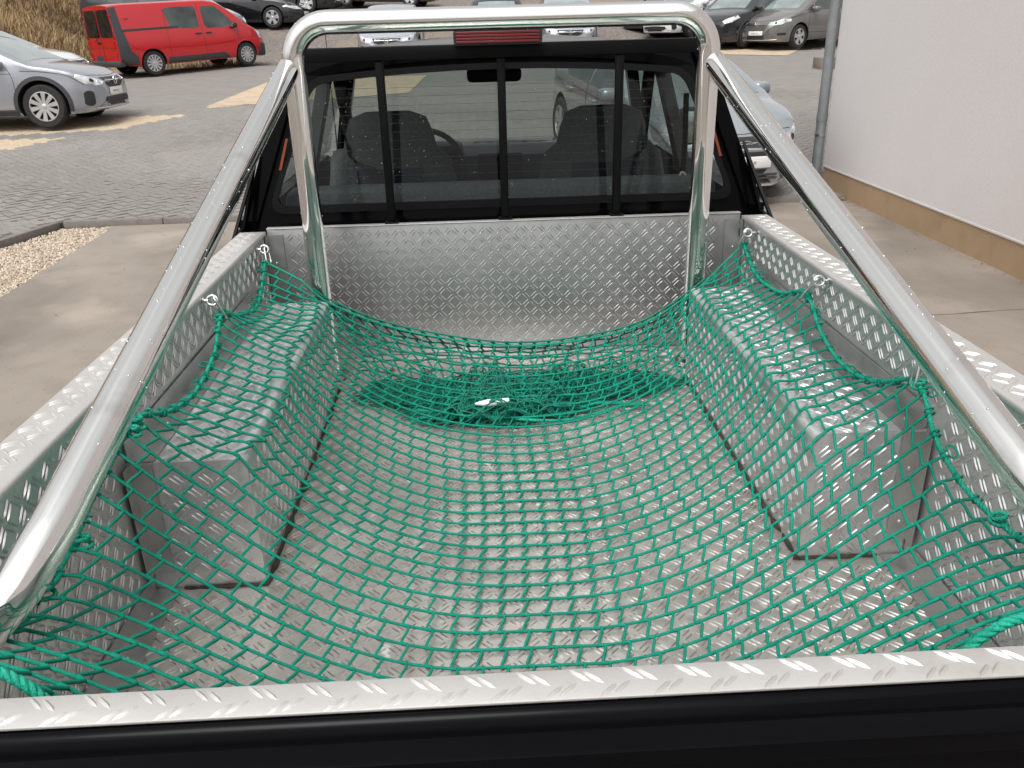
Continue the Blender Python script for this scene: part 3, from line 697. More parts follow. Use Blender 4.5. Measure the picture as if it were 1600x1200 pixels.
# bonnet, wings, wheels: seen through the windscreen and from the side
bn = MB()
vs = []
for y, z in ((4.0, .44), (4.3, .43), (4.7, .40), (5.0, .35), (5.08, .28)):
    for q in np.linspace(-1, 1, 9): vs.append((q*.82, y, z-.035*q*q))
bn.add(vs, [(j*9+i, j*9+i+1, (j+1)*9+i+1, (j+1)*9+i) for j in range(4) for i in range(8)])
bn.build('bonnet', M['black_paint'], truck, smooth=50)
for s in (-1, 1):
    MB().box(*sorted((s*.78, s*.885)), 3.955, 5.06, -.2, .40, .04).build('front_wing', M['black_paint'], truck)
MB().box(-.86, .86, 5.03, 5.18, -.30, .10, .04).build('front_bumper', M['black_plastic'], truck)
MB().box(-.80, .80, -.20, -.10, -.32, -.14, .02).build('rear_bumper', M['black_plastic'], truck)
for x in (-.74, .74):
    for y in (1.27, 4.45):
        t = MB().lathe([(.20, -.11), (.33, -.115), (.36, -.09), (.362, 0), (.36, .09), (.33, .115), (.20, .11)], 28, (x, 0, 0), axis=0)
        t.v = [(p[0], p[1]+y, p[2]+G0+.362) for p in t.v]
        w = t.build('wheel', M['tyre'], truck, smooth=40)
        rr = MB().lathe([(.0, .05), (.10, .055), (.20, .08), (.205, .0), (.205, -.08), (.0, -.06)], 24, (x, 0, 0), axis=0); rr.v = [(p[0], p[1]+y, p[2]+G0+.362) for p in rr.v]
        rr.build('rim', M['alloy'], w, local=True)

# ================================================================== eye bolts, snap hooks, net
HOOKS = {'far left': ((-.766, 1.890, .424), (-.742, 1.875, .392)), 'near left': ((-.766, 1.343, .433), (-.732, 1.355, .392)),
         'far right': ((.766, 1.880, .424), (.742, 1.900, .388)), 'near right': ((.766, 1.310, .435), (.733, 1.355, .388)), 'third right': ((.766, .80, .420), (.742, .796, .382))}
LAB = {'far left': 'zinc snap hook on the left rail nearest the cab, holding the net corner', 'near left': 'zinc snap hook halfway along the left rail of the load bed',
       'far right': 'zinc snap hook on the right rail nearest the cab, holding the net corner', 'near right': 'zinc snap hook halfway along the right rail of the load bed',
       'third right': 'zinc snap hook on the right rail beside the sloping tube, wrapped in green rope'}
for k, (e0, n0_) in HOOKS.items():
    e0, n0_ = np.array(e0), np.array(n0_); s = np.sign(e0[0])
    eb = MB().tube([e0+(s*.01, 0, 0), e0+(-s*.012, 0, 0)], .0042, 8)
    eb.tube([e0+np.array((-s*.022-s*.013*math.cos(t), .004*math.sin(t), .011*math.sin(t))) for t in np.linspace(0, 6.283, 17)[:-1]], .0036, 8, closed=True)
    eb.lathe([(0, 0), (.009, 0), (.009, .003), (0, .004)], 12, axis=0); m_ = eb.v[-48:]; eb.v[-48:] = [(e0[0]-s*p[0], e0[1]+p[1], e0[2]+p[2]) for p in m_]
    eb.build('eye_bolt', M['galv'], truck, smooth=50)
    a = e0+np.array((-s*.028, 0, .002)); b = n0_+np.array((-s*.012, -.004, -.008)); ax = b-a; ln = np.linalg.norm(ax); ax /= ln
    side = np.cross(ax, (-s*.3, .2, 1.)); side /= np.linalg.norm(side)
    h = thing('snap_hook', tuple(a), LAB[k], 'hook', 'snap hooks holding the cargo net')
    lp = []
    R1 = .0105
    for t in np.linspace(-90, 90, 9): lp.append(b-ax*R1+ax*R1*math.cos(math.radians(t))+side*R1*math.sin(math.radians(t)))
    for t in np.linspace(90, 270, 9): lp.append(a+ax*.003+ax*.008*math.cos(math.radians(t))+side*.008*math.sin(math.radians(t)))
    MB().tube(smooth_path(lp+[lp[0]], 2)[:-1], .0032, 8, closed=True).build('hook_body', M['galv'], h, smooth=60)
    gp = a+ax*ln*.45+side*.0098
    MB().tube([gp, gp+ax*ln*.4-side*.001], .0022, 8).build('spring_gate', M['galv'], h, smooth=60)

net = thing('cargo_net', (0, 1.0, 0), 'green knotted cargo net hooked to the rails and sagging across the load bed', 'cargo net')
BL = [(-.765, .10, .425), (-.772, .24, .34), (-.762, .36, .275), (-.742, .47, .290), (-.725, .575, .350), (-.722, .68, .380), (-.722, .763, .394), (-.705, .88, .352), (-.700, 1.03, .335), (-.708, 1.20, .352), (-.732, 1.355, .390), (-.728, 1.47, .350), (-.722, 1.62, .325), (-.735, 1.77, .345), (-.742, 1.875, .388)]
BR = [(.765, .10, .425), (.775, .26, .335), (.762, .40, .268), (.748, .485, .262), (.728, .575, .285), (.724, .67, .325), (.742, .796, .380), (.722, .92, .330), (.718, 1.06, .312), (.722, 1.20, .335), (.733, 1.355, .387), (.722, 1.47, .352), (.720, 1.58, .338), (.728, 1.74, .342), (.742, 1.900, .385)]
def resample(pts, n, per=14):
    P = smooth_path(pts, per); d = np.r_[0, np.cumsum(np.linalg.norm(np.diff(P, axis=0), axis=1))]
    t = np.linspace(0, d[-1], n); return np.stack([np.interp(t, d, P[:, k]) for k in range(3)], 1)
NC, NR = 37, 39                                          # cells across, rows of cells along
left, right = resample(BL, NR+1), resample(BR, NR+1)
far = resample([BL[-1], (-.631, 1.835, .335), (-.563, 1.825, .272), (-.392, 1.82, .190), (-.198, 1.815, .138), (.002, 1.81, .108), (.205, 1.815, .115), (.407, 1.82, .157), (.573, 1.83, .258), (.66, 1.86, .325), BR[-1]], NC+1)
near = resample([BL[0], (-.61, .082, .412), (-.56, .07, .365), (-.45, .06, .24), (-.2, .055, .11), (0, .05, .08), (.2, .055, .11), (.38, .065, .30), (.45, .08, .39), (.53, .085, .418), BR[0]], NC+1)
X = np.zeros((NR+1, NC+1, 3)); S = np.linspace(0, 1, NC+1)
for j in range(NR+1):
    a, b = left[j], right[j]; X[j] = a+(b-a)*S[:, None]
    q = np.abs(2*S-1); v = j/NR
    base = near[:, 2]*(1-v)**6+far[:, 2]*v**6+.03*(1-(1-v)**6-v**6)
    X[j, :, 2] = base+(X[j, :, 2]-base)*q**2.4
    yc = near[:, 1]+(far[:, 1]-near[:, 1])*v; X[j, :, 1] = X[j, :, 1]*q**2+yc*(1-q**2)
X[0], X[-1] = near, far; X[:, 0], X[:, -1] = left, right
pin = np.zeros((NR+1, NC+1), bool); pin[0] = pin[-1] = True; pin[:, 0] = pin[:, -1] = True
X += np.where(pin[..., None], 0, rng.normal(0, .003, X.shape))
REST_U, REST_V = .0436, .0452
def collide(X):
    z0 = .0065+.045*np.exp(-((X[..., 0]-.0)/.36)**4-((X[..., 1]-1.60)/.13)**4)
    X[..., 2] = np.maximum(X[..., 2], z0)
    inb = (np.abs(X[..., 0]) > BX-.011) & (X[..., 1] > BYN-.011) & (X[..., 1] < BYF+.010) & (X[..., 2] < BH+.010)
    dz = BH+.010-X[..., 2]; dx = np.abs(X[..., 0])-(BX-.011); dy = X[..., 1]-(BYN-.011); dyf = (BYF+.010)-X[..., 1]
    m = np.minimum(np.minimum(dz, dx), np.minimum(dy, dyf)); sg = np.sign(X[..., 0])
    X[..., 2] = np.where(inb & (m == dz), BH+.010, X[..., 2])
    X[..., 0] = np.where(inb & (m == dx) & (m != dz), sg*(BX-.011), X[..., 0])
    X[..., 1] = np.where(inb & (m == dy) & (m != dz) & (m != dx), BYN-.011, X[..., 1])
    X[..., 0] = np.clip(X[..., 0], -HW+.004, HW-.004); X[..., 1] = np.clip(X[..., 1], .03, L-.01)
Xp = X.copy()
for it in range(520):
    V = (X-Xp)*.93; Xp = X.copy(); X = X+V; X[..., 2] -= .00022
    X[pin] = Xp[pin]
    for _ in range(8):
        D = np.zeros_like(X); C = np.zeros(X.shape[:2]+(1,))
        for ax, rest in ((1, REST_U), (0, REST_V)):
            A = X[:, :-1] if ax else X[:-1]; B = X[:, 1:] if ax else X[1:]
            d = B-A; ln = np.linalg.norm(d, axis=2, keepdims=True); k = np.where(ln > rest, 1.0, .12); c = d*(1-rest/np.maximum(ln, 1e-6))*.5*k
            if ax: D[:, :-1] += c; D[:, 1:] -= c; C[:, :-1] += 1; C[:, 1:] += 1
            else: D[:-1] += c; D[1:] -= c; C[:-1] += 1; C[1:] += 1
        mv = 1.6*D/np.maximum(C, 1)*1.4
        X = X+np.where(pin[..., None], 0, mv)
    collide(X); X[0], X[-1] = near, far; X[:, 0], X[:, -1] = left, right

def hermite(p, q, tp, tq, n):
    t = np.linspace(0, 1, n)[:, None]
    return (2*t**3-3*t**2+1)*p+(t**3-2*t**2+t)*tp+(-2*t**3+3*t**2)*q+(t**3-t**2)*tq
CR = .0028
def net_mesh(X, name, m, parent, jog=.13, cr=CR, knots=True, edges=(True, True)):
    nr, nc = X.shape[0]-1, X.shape[1]-1; mb = MB(); kb = MB()
    for j in range(nr+1): mb.tube(smooth_path(X[j], 3), cr, 6, cap=False)
    T = np.zeros_like(X); T[:, 1:-1] = (X[:, 2:]-X[:, :-2])/2; T[:, 0] = X[:, 1]-X[:, 0]; T[:, -1] = X[:, -1]-X[:, -2]
    for j in range(nr):
        for i in range(1, nc):
            a, b = X[j, i]-T[j, i]*-jog, X[j+1, i]-T[j+1, i]*jog
            # leaves one knot on one side and meets the next on the other
            a, b = X[j, i]-T[j, i]*jog, X[j+1, i]+T[j+1, i]*jog
            d = b-a
            mb.tube(hermite(a, b, d*.9-T[j, i]*.32*0+T[j, i]*-.30, d*.9+T[j+1, i]*-.30, 6), cr, 6, cap=False)
    if knots:
        oc = np.array([(1, 0, 0), (.45, .8, 0), (.45, 0, .8), (.45, -.8, 0), (.45, 0, -.8), (-.45, .8, 0), (-.45, 0, .8), (-.45, -.8, 0), (-.45, 0, -.8), (-1, 0, 0)])
        of = [(0, 1, 2), (0, 2, 3), (0, 3, 4), (0, 4, 1), (9, 6, 5), (9, 7, 6), (9, 8, 7), (9, 5, 8), (1, 5, 6, 2), (2, 6, 7, 3), (3, 7, 8, 4), (4, 8, 5, 1)]
        for j in range(nr+1):
            for i in range(1, nc):
                t = T[j, i]/max(np.linalg.norm(T[j, i]), 1e-9); u = np.cross(t, (0, .3, 1)); u /= np.linalg.norm(u); w = np.cross(t, u)
                l = .0105; r = cr*1.7
                kb.add([X[j, i]+t*p[0]*l+u*p[1]*r+w*p[2]*r for p in oc], of)
        mb.add(kb.v, kb.f)
    return mb.build(name, m, parent, smooth=180, fixn=False)
net_mesh(X, 'net_mesh', M['net'], net)

def rope(pts, r, name='border_rope', m=None, twist=260.0):
    """laid rope: three strands twisted round the path"""
    P = np.array(pts); d = np.r_[0, np.cumsum(np.linalg.norm(np.diff(P, axis=0), axis=1))]
    n = max(8, int(d[-1]/.0035)); t = np.linspace(0, d[-1], n); Q = np.stack([np.interp(t, d, P[:, k]) for k in range(3)], 1)
    T = np.gradient(Q, axis=0); T /= np.maximum(np.linalg.norm(T, axis=1, keepdims=True), 1e-9)
    U = np.cross(T, (.13, .2, 1.)); U /= np.linalg.norm(U, axis=1, keepdims=True); Wv = np.cross(T, U); mb = MB()
    for k in range(3):
        a = t*twist+k*2.0944
        mb.tube(Q+(U*np.cos(a)[:, None]+Wv*np.sin(a)[:, None])*r*.52, r*.58, 5)
    return mb.build(name, m or M['rope'], net, smooth=180, fixn=False)
def wob(P, a): 
    P = np.array(P); w = np.cumsum(rng.normal(0, 1, P.shape), 0); w -= np.linspace(0, 1, len(P))[:, None]*w[-1]
    return P+w/np.maximum(np.abs(w).max(), 1e-6)*a
rope(wob(smooth_path(left, 3), .004), .0050); rope(wob(smooth_path(right, 3), .004), .0050)
rope(smooth_path(far, 3), .0034); rope(smooth_path(near, 3), .0062, twist=200)
# lashings: the edge meshes are looped round the border rope
for Bp, s in ((left, -1), (right, 1)):
    for j in range(1, NR):
        lash = MB(); c = Bp[j]; t = Bp[j+1]-Bp[j-1]; t /= np.linalg.norm(t); u = np.array((s, 0, .2)); u -= t*(u@t); u /= np.linalg.norm(u); w = np.cross(t, u)
        ph = rng.uniform(0, 6); rr = rng.uniform(.0062, .0085)
        P = [c+(u*math.cos(a+ph)+w*math.sin(a+ph))*rr+t*(a/6.28-.8)*.010 for a in np.linspace(0, 10, 18)]
        if rng.uniform() < .45:
            R_ = rng.uniform(.008, .016); c2 = P[-1]
            P += [c2+t*R_*math.sin(a)*.9+u*R_*(1-math.cos(a))*.6+w*.001*a for a in np.linspace(.3, 6.0, 15)]
        lash.tube(P, .0021, 5); lash.build('lashing', M['net'], net, smooth=180, fixn=False)
# loops of rope knotted round the left tube's foot and hook
def knot(c, R_, n=3):
    c = np.array(c); P = []
    for a in np.linspace(0, n*6.28, n*14):
        P.append(c+np.array((R_*math.cos(a)*(1+.2*math.sin(a*.37)), R_*.7*math.sin(a*1.03), R_*.6*math.sin(a*.63+1))))
    rope(P, .0038, 'rope_knot')
for c, R_ in (((-.722, .745, .388), .016), ((-.716, .72, .384), .012), ((-.752, .40, .285), .018), ((-.765, .345, .29), .020), ((-.73, .50, .300), .013), ((.742, .79, .378), .013), ((.742, .49, .268), .014), ((-.735, 1.35, .388), .010), ((.735, 1.35, .386), .010), ((-.742, 1.873, .386), .010), ((.742, 1.898, .382), .010)):
    knot(c, R_, 2)
rope(smooth_path([(-.722, .763, .392), (-.735, .755, .410), (-.748, .745, .412), (-.752, .735, .398), (-.735, .72, .386)], 6), .0042, 'rope_loop')
rope(smooth_path([(-.772, .30, .30), (-.76, .36, .31), (-.735, .39, .292), (-.742, .45, .28)], 6), .0042, 'rope_loop')

# spare length of the same net: hangs down behind the front edge and lies in folds on the floor
nj = 9; back = np.zeros((nj, NC+1, 3))
for j in range(nj):
    t = j/(nj-1); q = far.copy(); xs_ = far[:, 0]*(1-.28*t)
    back[j, :, 0] = xs_; back[j, :, 1] = far[:, 1]+.055*math.sin(t*math.pi)-.16*t*t
    back[j, :, 2] = far[:, 2]*(1-t)**1.3*(1-.0)+.012+.016*rng.uniform(0, 1, NC+1)*t
    back[j, 1:-1] += rng.normal(0, .005, (NC-1, 3))*t
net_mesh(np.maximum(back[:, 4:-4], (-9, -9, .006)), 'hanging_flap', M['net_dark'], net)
def crumple(x0, x1, y0, y1, nu, nv, folds, zt, seed):
    r2 = np.random.default_rng(seed); Y = np.zeros((nv, nu, 3)); cu = np.linspace(0, 1, nu)
    phx = r2.uniform(0, 6, 6)
    for j in range(nv):
        t = j/(nv-1); f = .5-.5*math.cos(t*folds*math.pi)
        env = np.clip(np.sin(np.pi*np.clip(cu*1.02, 0, 1)), .12, 1)**.6
        yy = (y0+y1)/2+(f-.5)*(y1-y0)*env+.018*np.sin(cu*13+phx[0]+t*3)
        Y[j, :, 0] = x0+(x1-x0)*cu+.02*np.sin(t*9+cu*17+phx[1]); Y[j, :, 1] = yy
        Y[j, :, 2] = .007+zt*1.25*env*(.15+.85*t)*(.55+.45*np.sin(cu*21+phx[2]+t*7))
    Y += r2.normal(0, .004, Y.shape); Y[..., 2] = np.maximum(Y[..., 2], .006); return Y
for k, a in enumerate(((-.40, .44, 1.53, 1.80, 38, 22, 4, .055), (-.31, .22, 1.46, 1.66, 28, 22, 5, .060), (-.05, .51, 1.60, 1.78, 24, 18, 3, .045), (-.47, -.12, 1.58, 1.80, 18, 14, 3, .035), (-.27, .14, 1.45, 1.58, 22, 20, 4, .065))):
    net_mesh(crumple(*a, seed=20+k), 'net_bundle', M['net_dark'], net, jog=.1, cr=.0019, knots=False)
for k in range(3):
    yy = 1.47+.03*k; P = [( -.30+.075*i+rng.normal(0, .008), yy+.03*math.sin(i*.9+k)+.02*abs(i-4)/4, .012+.012*rng.uniform()) for i in range(10)]
    rope(smooth_path(P, 5), .0045, 'border_rope')
# white plastic sleeve on the folded rope
tg_ = MB().lathe([(0, -.050), (.003, -.049), (.0065, -.036), (.0098, -.018), (.0105, -.010), (.0105, .042), (.0098, .046), (0, .046)], 16, axis=0)
tg_.v = [(p[0]-.068, p[1]+1.492+.08*p[0], p[2]+.060) for p in tg_.v]
sl = tg_.build('plastic_sleeve', M['white_plastic'], net, smooth=50)
# dry leaf bits on the floor
for (x, y, a, nm) in ((-.40, 1.90, .4, 'small orange dry leaf at the foot of the headboard near the left wheel box'), (.46, 1.49, 1.9, 'small curled brown leaf beside the right wheel box under the net')):
    vs = [(.020*math.cos(t)*1.0, .009*math.sin(t), .004+.003*math.cos(2*t)) for t in np.linspace(0, 6.283, 11)[:-1]]+[(0, 0, .001)]
    lf = thing('dry_leaf', (x, y, .003), nm, 'leaf', 'dry leaves on the bed floor', Matrix.Rotation(a, 4, 'Z'))
    MB().add(vs, [(i, (i+1) % 10, 10) for i in range(10)]).build('leaf_blade', M['orange'] if x < 0 else M['gravel2'], lf, local=True, smooth=180)

# ================================================================== building on the right
bld = thing('building', (4.5, 2, G0), 'white rendered building with ochre plinth beside the truck', 'building')
MB().box(3.85, 12, -12, 8.86, G0+.245, 5.2).build('wall', M['render_wall'], bld)
MB().box(3.853, 11.9, -11.9, 8.83, G0-.3, G0+.2445).build('plinth', M['plinth'], bld)
MB().box(3.846, 3.85, -12, 8.86, G0+.243, G0+.262, .001).build('drip_edge', M['render_wall'], bld)
dpx, dpy = 3.80, 8.93
dp = MB().tube([(dpx, dpy, z) for z in (G0+.02, .4, 1.9, 5.0)], .055, 20).build('drainpipe', M['zinc'], bld, smooth=60)
MB().tube([(dpx, dpy, -.02), (dpx, dpy, .06)], .060, 20).build('pipe_socket', M['zinc'], dp, smooth=60, local=True)
cl = MB().tube([(dpx, dpy, -.185), (dpx, dpy, -.160)], .0585, 20)
cl.box(dpx+.05, dpx+.10, dpy-.075, dpy-.06, -.18, -.165, .002).build('pipe_clamp', M['galv'], dp, smooth=60, local=True)
debris = MB()
for _ in range(160):
    y = rng.uniform(3, 8.7); x = 3.84-abs(rng.normal(0, .05)); r = rng.uniform(.004, .014); a = rng.uniform(0, 6.28)
    debris.add([(x+r*math.cos(a+q*1.57)*(1 if q % 2 else .5), y+r*math.sin(a+q*1.57), G0+.003+.004*(q % 2)) for q in range(4)], [(0, 1, 2, 3)])
debris.build('plinth_debris', M['grass_brown'], kind='stuff', smooth=180, fixn=False)
debris = MB()
for _ in range(90):
    x, y = (rng.uniform(-3.6, -.9), rng.uniform(1.6, 8.0)) if rng.uniform() < .6 else (rng.uniform(1.0, 3.8), rng.uniform(2, 8)); r = rng.uniform(.003, .012); a = rng.uniform(0, 6.28)
    debris.add([(x+r*math.cos(a+q*1.57)*(1 if q % 2 else .45), y+r*math.sin(a+q*1.57), G0+.003+.005*(q % 2)) for q in range(4)], [(0, 1, 2, 3)])
debris.build('ground_litter', M['dirt'], kind='stuff', smooth=180, fixn=False)

# flag pole in its concrete foot, behind the drainpipe
px, py = 8.06, 19.6; pz = g(py)
pole = thing('flag_pole', (px, py, pz), 'thin white pole standing in a concrete foot behind the drainpipe', 'pole')
MB().box(px-.20, px+.30, py-.25, py+.25, pz-.05, pz+.24, .02).build('concrete_foot', M['concrete'], pole)
MB().tube([(px, py, pz+.3), (px+.02, py, pz+5)], .035, 12).build('pole_shaft', M['white_plastic'], pole, smooth=60)

# ================================================================== dry grass bank on the left, hedge behind the lot
def hz(x, y):
    b = g(y); e = np.clip((-10.6-(y-24)*.20-x)/7.0, 0, 1.6)
    return b-.08+3.9*e**.85*np.clip((y-19)/5, 0, 1)
hx = list(np.linspace(-45, -10, 50)); hy = list(np.linspace(19, 60, 50))
mb = MB(); mb.add([(x, y, hz(x, y)+.10*math.sin(x*2.1+y*1.3)*math.sin(y*1.7)-(.3 if hz(x, y)-g(y) < .0 else 0)) for y in hy for x in hx], [(j*50+i, j*50+i+1, (j+1)*50+i+1, (j+1)*50+i) for j in range(49) for i in range(49)])
mb.build('grass_bank', M['hill'], kind='structure', smooth=180, fixn=False)
for mm, n, hmin, hmax in (('grass_dry', 40000, .12, .42), ('grass_brown', 36000, .10, .40)):
    mb = MB(); k = 0
    while k < n:
        cx, cy = rng.uniform(-24, -10.6), rng.uniform(20, 36)
        if hz(cx, cy)-g(cy) < .02: continue
        pn = math.sin(cx*1.3+cy*.7)+math.sin(cx*.6-cy*1.1)
        if (mm == 'grass_dry') == (pn+rng.normal(0, .9) < -.3): continue
        for _ in range(7):
            x, y = cx+rng.normal(0, .10), cy+rng.normal(0, .10); z = hz(x, y)-.03; h = rng.uniform(hmin, hmax); a = rng.uniform(0, 6.28); lean = rng.uniform(.2, 1.3)*h
            w = rng.uniform(.004, .011); dx, dy = math.cos(a)*lean, math.sin(a)*lean; ox, oy = -math.sin(a)*w, math.cos(a)*w
            mb.add([(x-ox, y-oy, z), (x+ox, y+oy, z), (x+dx*.4+ox*.7, y+dy*.4+oy*.7, z+h*.62), (x+dx*.4-ox*.7, y+dy*.4-oy*.7, z+h*.62), (x+dx, y+dy, z+h*.9)], [(0, 1, 2, 3), (3, 2, 4)]); k += 1
    mb.build('dry_grass', M[mm], kind='stuff', smooth=180, fixn=False)
# straggly growth along the foot of the bank and under the van
mb = MB()
for _ in range(2600):
    x, y = rng.uniform(-12.5, -7.0), rng.uniform(25.3, 27.6); z = g(y)-.06; h = rng.uniform(.05, .22); a = rng.uniform(0, 6.28); l = h*rng.uniform(.2, .9)
    mb.add([(x-.01, y, z), (x+.01, y, z), (x+math.cos(a)*l, y+math.sin(a)*l, z+h)], [(0, 1, 2)])
mb.build('weeds', M['grass_dry'], kind='stuff', smooth=180, fixn=False)
# stones of the gravel lot
mb = MB()
for _ in range(9000):
    x, y = rng.uniform(-9, 12), rng.uniform(25.0, 35); r = rng.uniform(.015, .05); a = rng.uniform(0, 6.28); z = g(y)-.062
    P = [(x+r*math.cos(a+q*1.2566), y+r*math.sin(a+q*1.2566), z) for q in range(5)]+[(x, y, z+r*.8)]
    mb.add(P, [(q, (q+1) % 5, 5) for q in range(5)])
mb.build('lot_stones', mat('lot_stone', (.20, .175, .15), .9, 0, var=.45, vscale=9), kind='stuff', smooth=20, fixn=False)

# ================================================================== cars
def smooth1(x, y, xs, s):
    d = np.exp(-.5*((xs[:, None]-x[None])/s)**2); return (d*y[None]).sum(1)/d.sum(1)
CARS = {}
def body_mesh(sp):
    L_, W_2, H, belt = sp['L'], sp['W']/2, sp['H'], sp['belt']
    xs = np.unique(np.r_[np.linspace(-L_/2, -L_/2+.3, 9), np.linspace(-L_/2+.3, L_/2-.45, 46), np.linspace(L_/2-.45, L_/2, 14)])
    fine = np.linspace(-L_/2-.3, L_/2+.3, 500)
    def curve(k, s): a = np.array(sp[k]); return smooth1(fine, np.interp(fine, a[:, 0], a[:, 1]), xs, s)
    top, bot, plan = curve('top', .055), curve('bot', .05), curve('plan', .05)
    rings = []; tum = sp.get('tumble', .17)
    for x, zt, zb, w in zip(xs, top, bot, plan):
        b = min(belt, zt-.085); up = zt-b; wt = w*.972-tum*max(0, up-.085)/max(H-belt-.085, .1); rc = min(.075, up*.8)
        half = [(0, zb), (.78*w, zb), (.93*w, zb+.015), (.975*w, zb+.08), (.99*w, zb+.20*(b-zb)), (w, zb+.42*(b-zb)), (w*1.0, zb+.62*(b-zb)), (.992*w, zb+.80*(b-zb)), (.972*w, b)]
        half += [(w*.972+(wt-w*.972)*.55, b+(up-rc)*.55), (wt, b+up-rc), (wt-.018, zt-rc*.42), (wt-.065, zt-.008), (wt*.72, zt+.010), (wt*.36, zt+.022), (0, zt+.026)]
        ring_ = [(x, y, z) for y, z in half]+[(x, -y, z) for y, z in half[-2:0:-1]]
        rings.append(ring_)
    n = len(rings[0]); vs = [p for r in rings for p in r]; fs = []
    for i in range(len(rings)-1):
        for k in range(n): l = (k+1) % n; fs.append((i*n+k, i*n+l, (i+1)*n+l, (i+1)*n+k))
    fs.append(tuple(range(n))[::-1]); fs.append(tuple((len(rings)-1)*n+k for k in range(n)))
    me = bpy.data.meshes.new('body'); me.from_pydata(vs, [], fs)
    b = bmesh.new(); b.from_mesh(me); bmesh.ops.recalc_face_normals(b, faces=b.faces[:])
    bvh = BVHTree.FromBMesh(b); b.to_mesh(me); b.free()
    return me, bvh
def cut_arches(me, sp):
    o = bpy.data.objects.new('tmp_body', me); col.objects.link(o); cut = MB()
    for x in (sp['xf'], sp['xr']):
        for s in (-1, 1):
            r = sp['R']+.055; c = MB().lathe([(0, s*(sp['W']/2-.32)), (r, s*(sp['W']/2-.32)), (r, s*(sp['W']/2+.2)), (0, s*(sp['W']/2+.2))], 36, (x, 0, sp['R']+.01), axis=1); cut.add(c.v, c.f)
    b = bmesh.new(); cm = bpy.data.meshes.new('cut'); cm.from_pydata(cut.v, [], cut.f); b.from_mesh(cm); bmesh.ops.remove_doubles(b, verts=b.verts[:], dist=1e-5); bmesh.ops.recalc_face_normals(b, faces=b.faces[:]); b.to_mesh(cm); b.free()
    cm.materials.append(M['well']); me.materials.append(sp['paint']); me.materials.append(M['well'])
    for p in cm.polygons: p.material_index = 0
    co = bpy.data.objects.new('tmp_cut', cm); col.objects.link(co)
    md = o.modifiers.new('b', 'BOOLEAN'); md.object = co; md.operation = 'DIFFERENCE'; md.solver = 'EXACT'
    try: md.material_mode = 'TRANSFER'
    except Exception: pass
    dg = bpy.context.evaluated_depsgraph_get(); dg.update()
    res = bpy.data.meshes.new_from_object(o.evaluated_get(dg))
    bpy.data.objects.remove(o); bpy.data.objects.remove(co)
    res.shade_smooth(); res.set_sharp_from_angle(angle=math.radians(40)); res.name = 'body'
    return res
AX = {'x+': ((1, 0, 0), lambda a, b: (9, a, b)), 'x-': ((-1, 0, 0), lambda a, b: (-9, a, b)), 'y+': ((0, 1, 0), lambda a, b: (a, 9, b)), 'y-': ((0, -1, 0), lambda a, b: (a, -9, b)), 'z+': ((0, 0, 1), lambda a, b: (a, b, 9))}
def decal(bvh, outline, ax, off, m, name, parent, cuts=2, depth=.02, smooth=50):
    d, f = AX[ax]; dv = Vector(d)
    bm = bmesh.new(); vs = [bm.verts.new((p[0], p[1], 0)) for p in outline]; bm.faces.new(vs)
    bmesh.ops.triangulate(bm, faces=bm.faces[:]); 
    for _ in range(cuts): bmesh.ops.subdivide_edges(bm, edges=bm.edges[:], cuts=1, use_grid_fill=True)
    last = None
    for v in bm.verts:
        o = Vector(f(v.co.x, v.co.y)); h = bvh.ray_cast(o, -dv)
        if h[0] is None:
            nn = bvh.find_nearest(Vector(f(v.co.x, v.co.y))-dv*(9-(2 if ax[0] == 'x' else .8))); p, nrm = nn[0], nn[1]
        else: p, nrm = h[0], h[1]
        if nrm.dot(dv) < 0: nrm = -nrm
        v.co = p+(nrm*.5+dv*.5).normalized()*off
    be = [e for e in bm.edges if len(e.link_faces) == 1]
    r = bmesh.ops.extrude_edge_only(bm, edges=be)
    for v in [q for q in r['geom'] if isinstance(q, bmesh.types.BMVert)]: v.co -= dv*depth
    return MB().bm(bm).build(name, m, parent, smooth=smooth, local=True)
def rr_(cx, cy, w, h, r=None, n=4): return rrect(w, h, r if r is not None else min(w, h)*.3, n, cx, cy)
def wheel(parent, x, y, R, s, spokes, m=None, wd=.20):
    o = s*1.0; hw = wd/2; R2 = R*.69
    t = MB().lathe([(R2, y-hw), (R*.93, y-hw*1.02), (R, y-hw*.75), (R, y+hw*.75), (R*.93, y+hw*1.02), (R2, y+hw)], 32, (x, 0, R), axis=1).build('wheel', M['tyre'], parent, smooth=40, local=True)
    f = y+o*hw*.88
    MB().lathe([(R2*1.01, f+o*.008), (R2*.93, f+o*.010), (R2*.90, f-o*.02)], 32, (x, 0, R), axis=1).build('rim', m or M['alloy'], t, smooth=40, local=True)
    MB().lathe([(0, f-o*.035), (R2*.92, f-o*.035)], 24, (x, 0, R), axis=1).build('brake_shadow_disc', M['well'], t, smooth=40, local=True)
    hub = MB().lathe([(0, f+o*.004), (R2*.17, f+o*.004), (R2*.24, f-o*.008), (R2*.24, f-o*.02)], 16, (x, 0, R), axis=1).build('hub', m or M['alloy'], t, smooth=40, local=True)
    for k in range(spokes):
        a = 2*math.pi*k/spokes+.2; ca, sa = math.cos(a), math.sin(a); w0, w1 = R2*(.9/spokes), R2*(1.55/spokes); vs = []
        for rr, w in ((R2*.18, w0), (R2*.93, w1)):
            for e in (-1, 1):
                for dd in (0, -.025): vs.append((x+ca*rr-sa*w*e, f+o*(dd+.002+(.006 if rr > R2*.5 else 0)), R+sa*rr+ca*w*e))
        MB().add(vs, [(0, 2, 6, 4), (1, 5, 7, 3), (0, 4, 5, 1), (2, 3, 7, 6)]).build('spoke', m or M['alloy'], t, smooth=30, local=True)
    return t
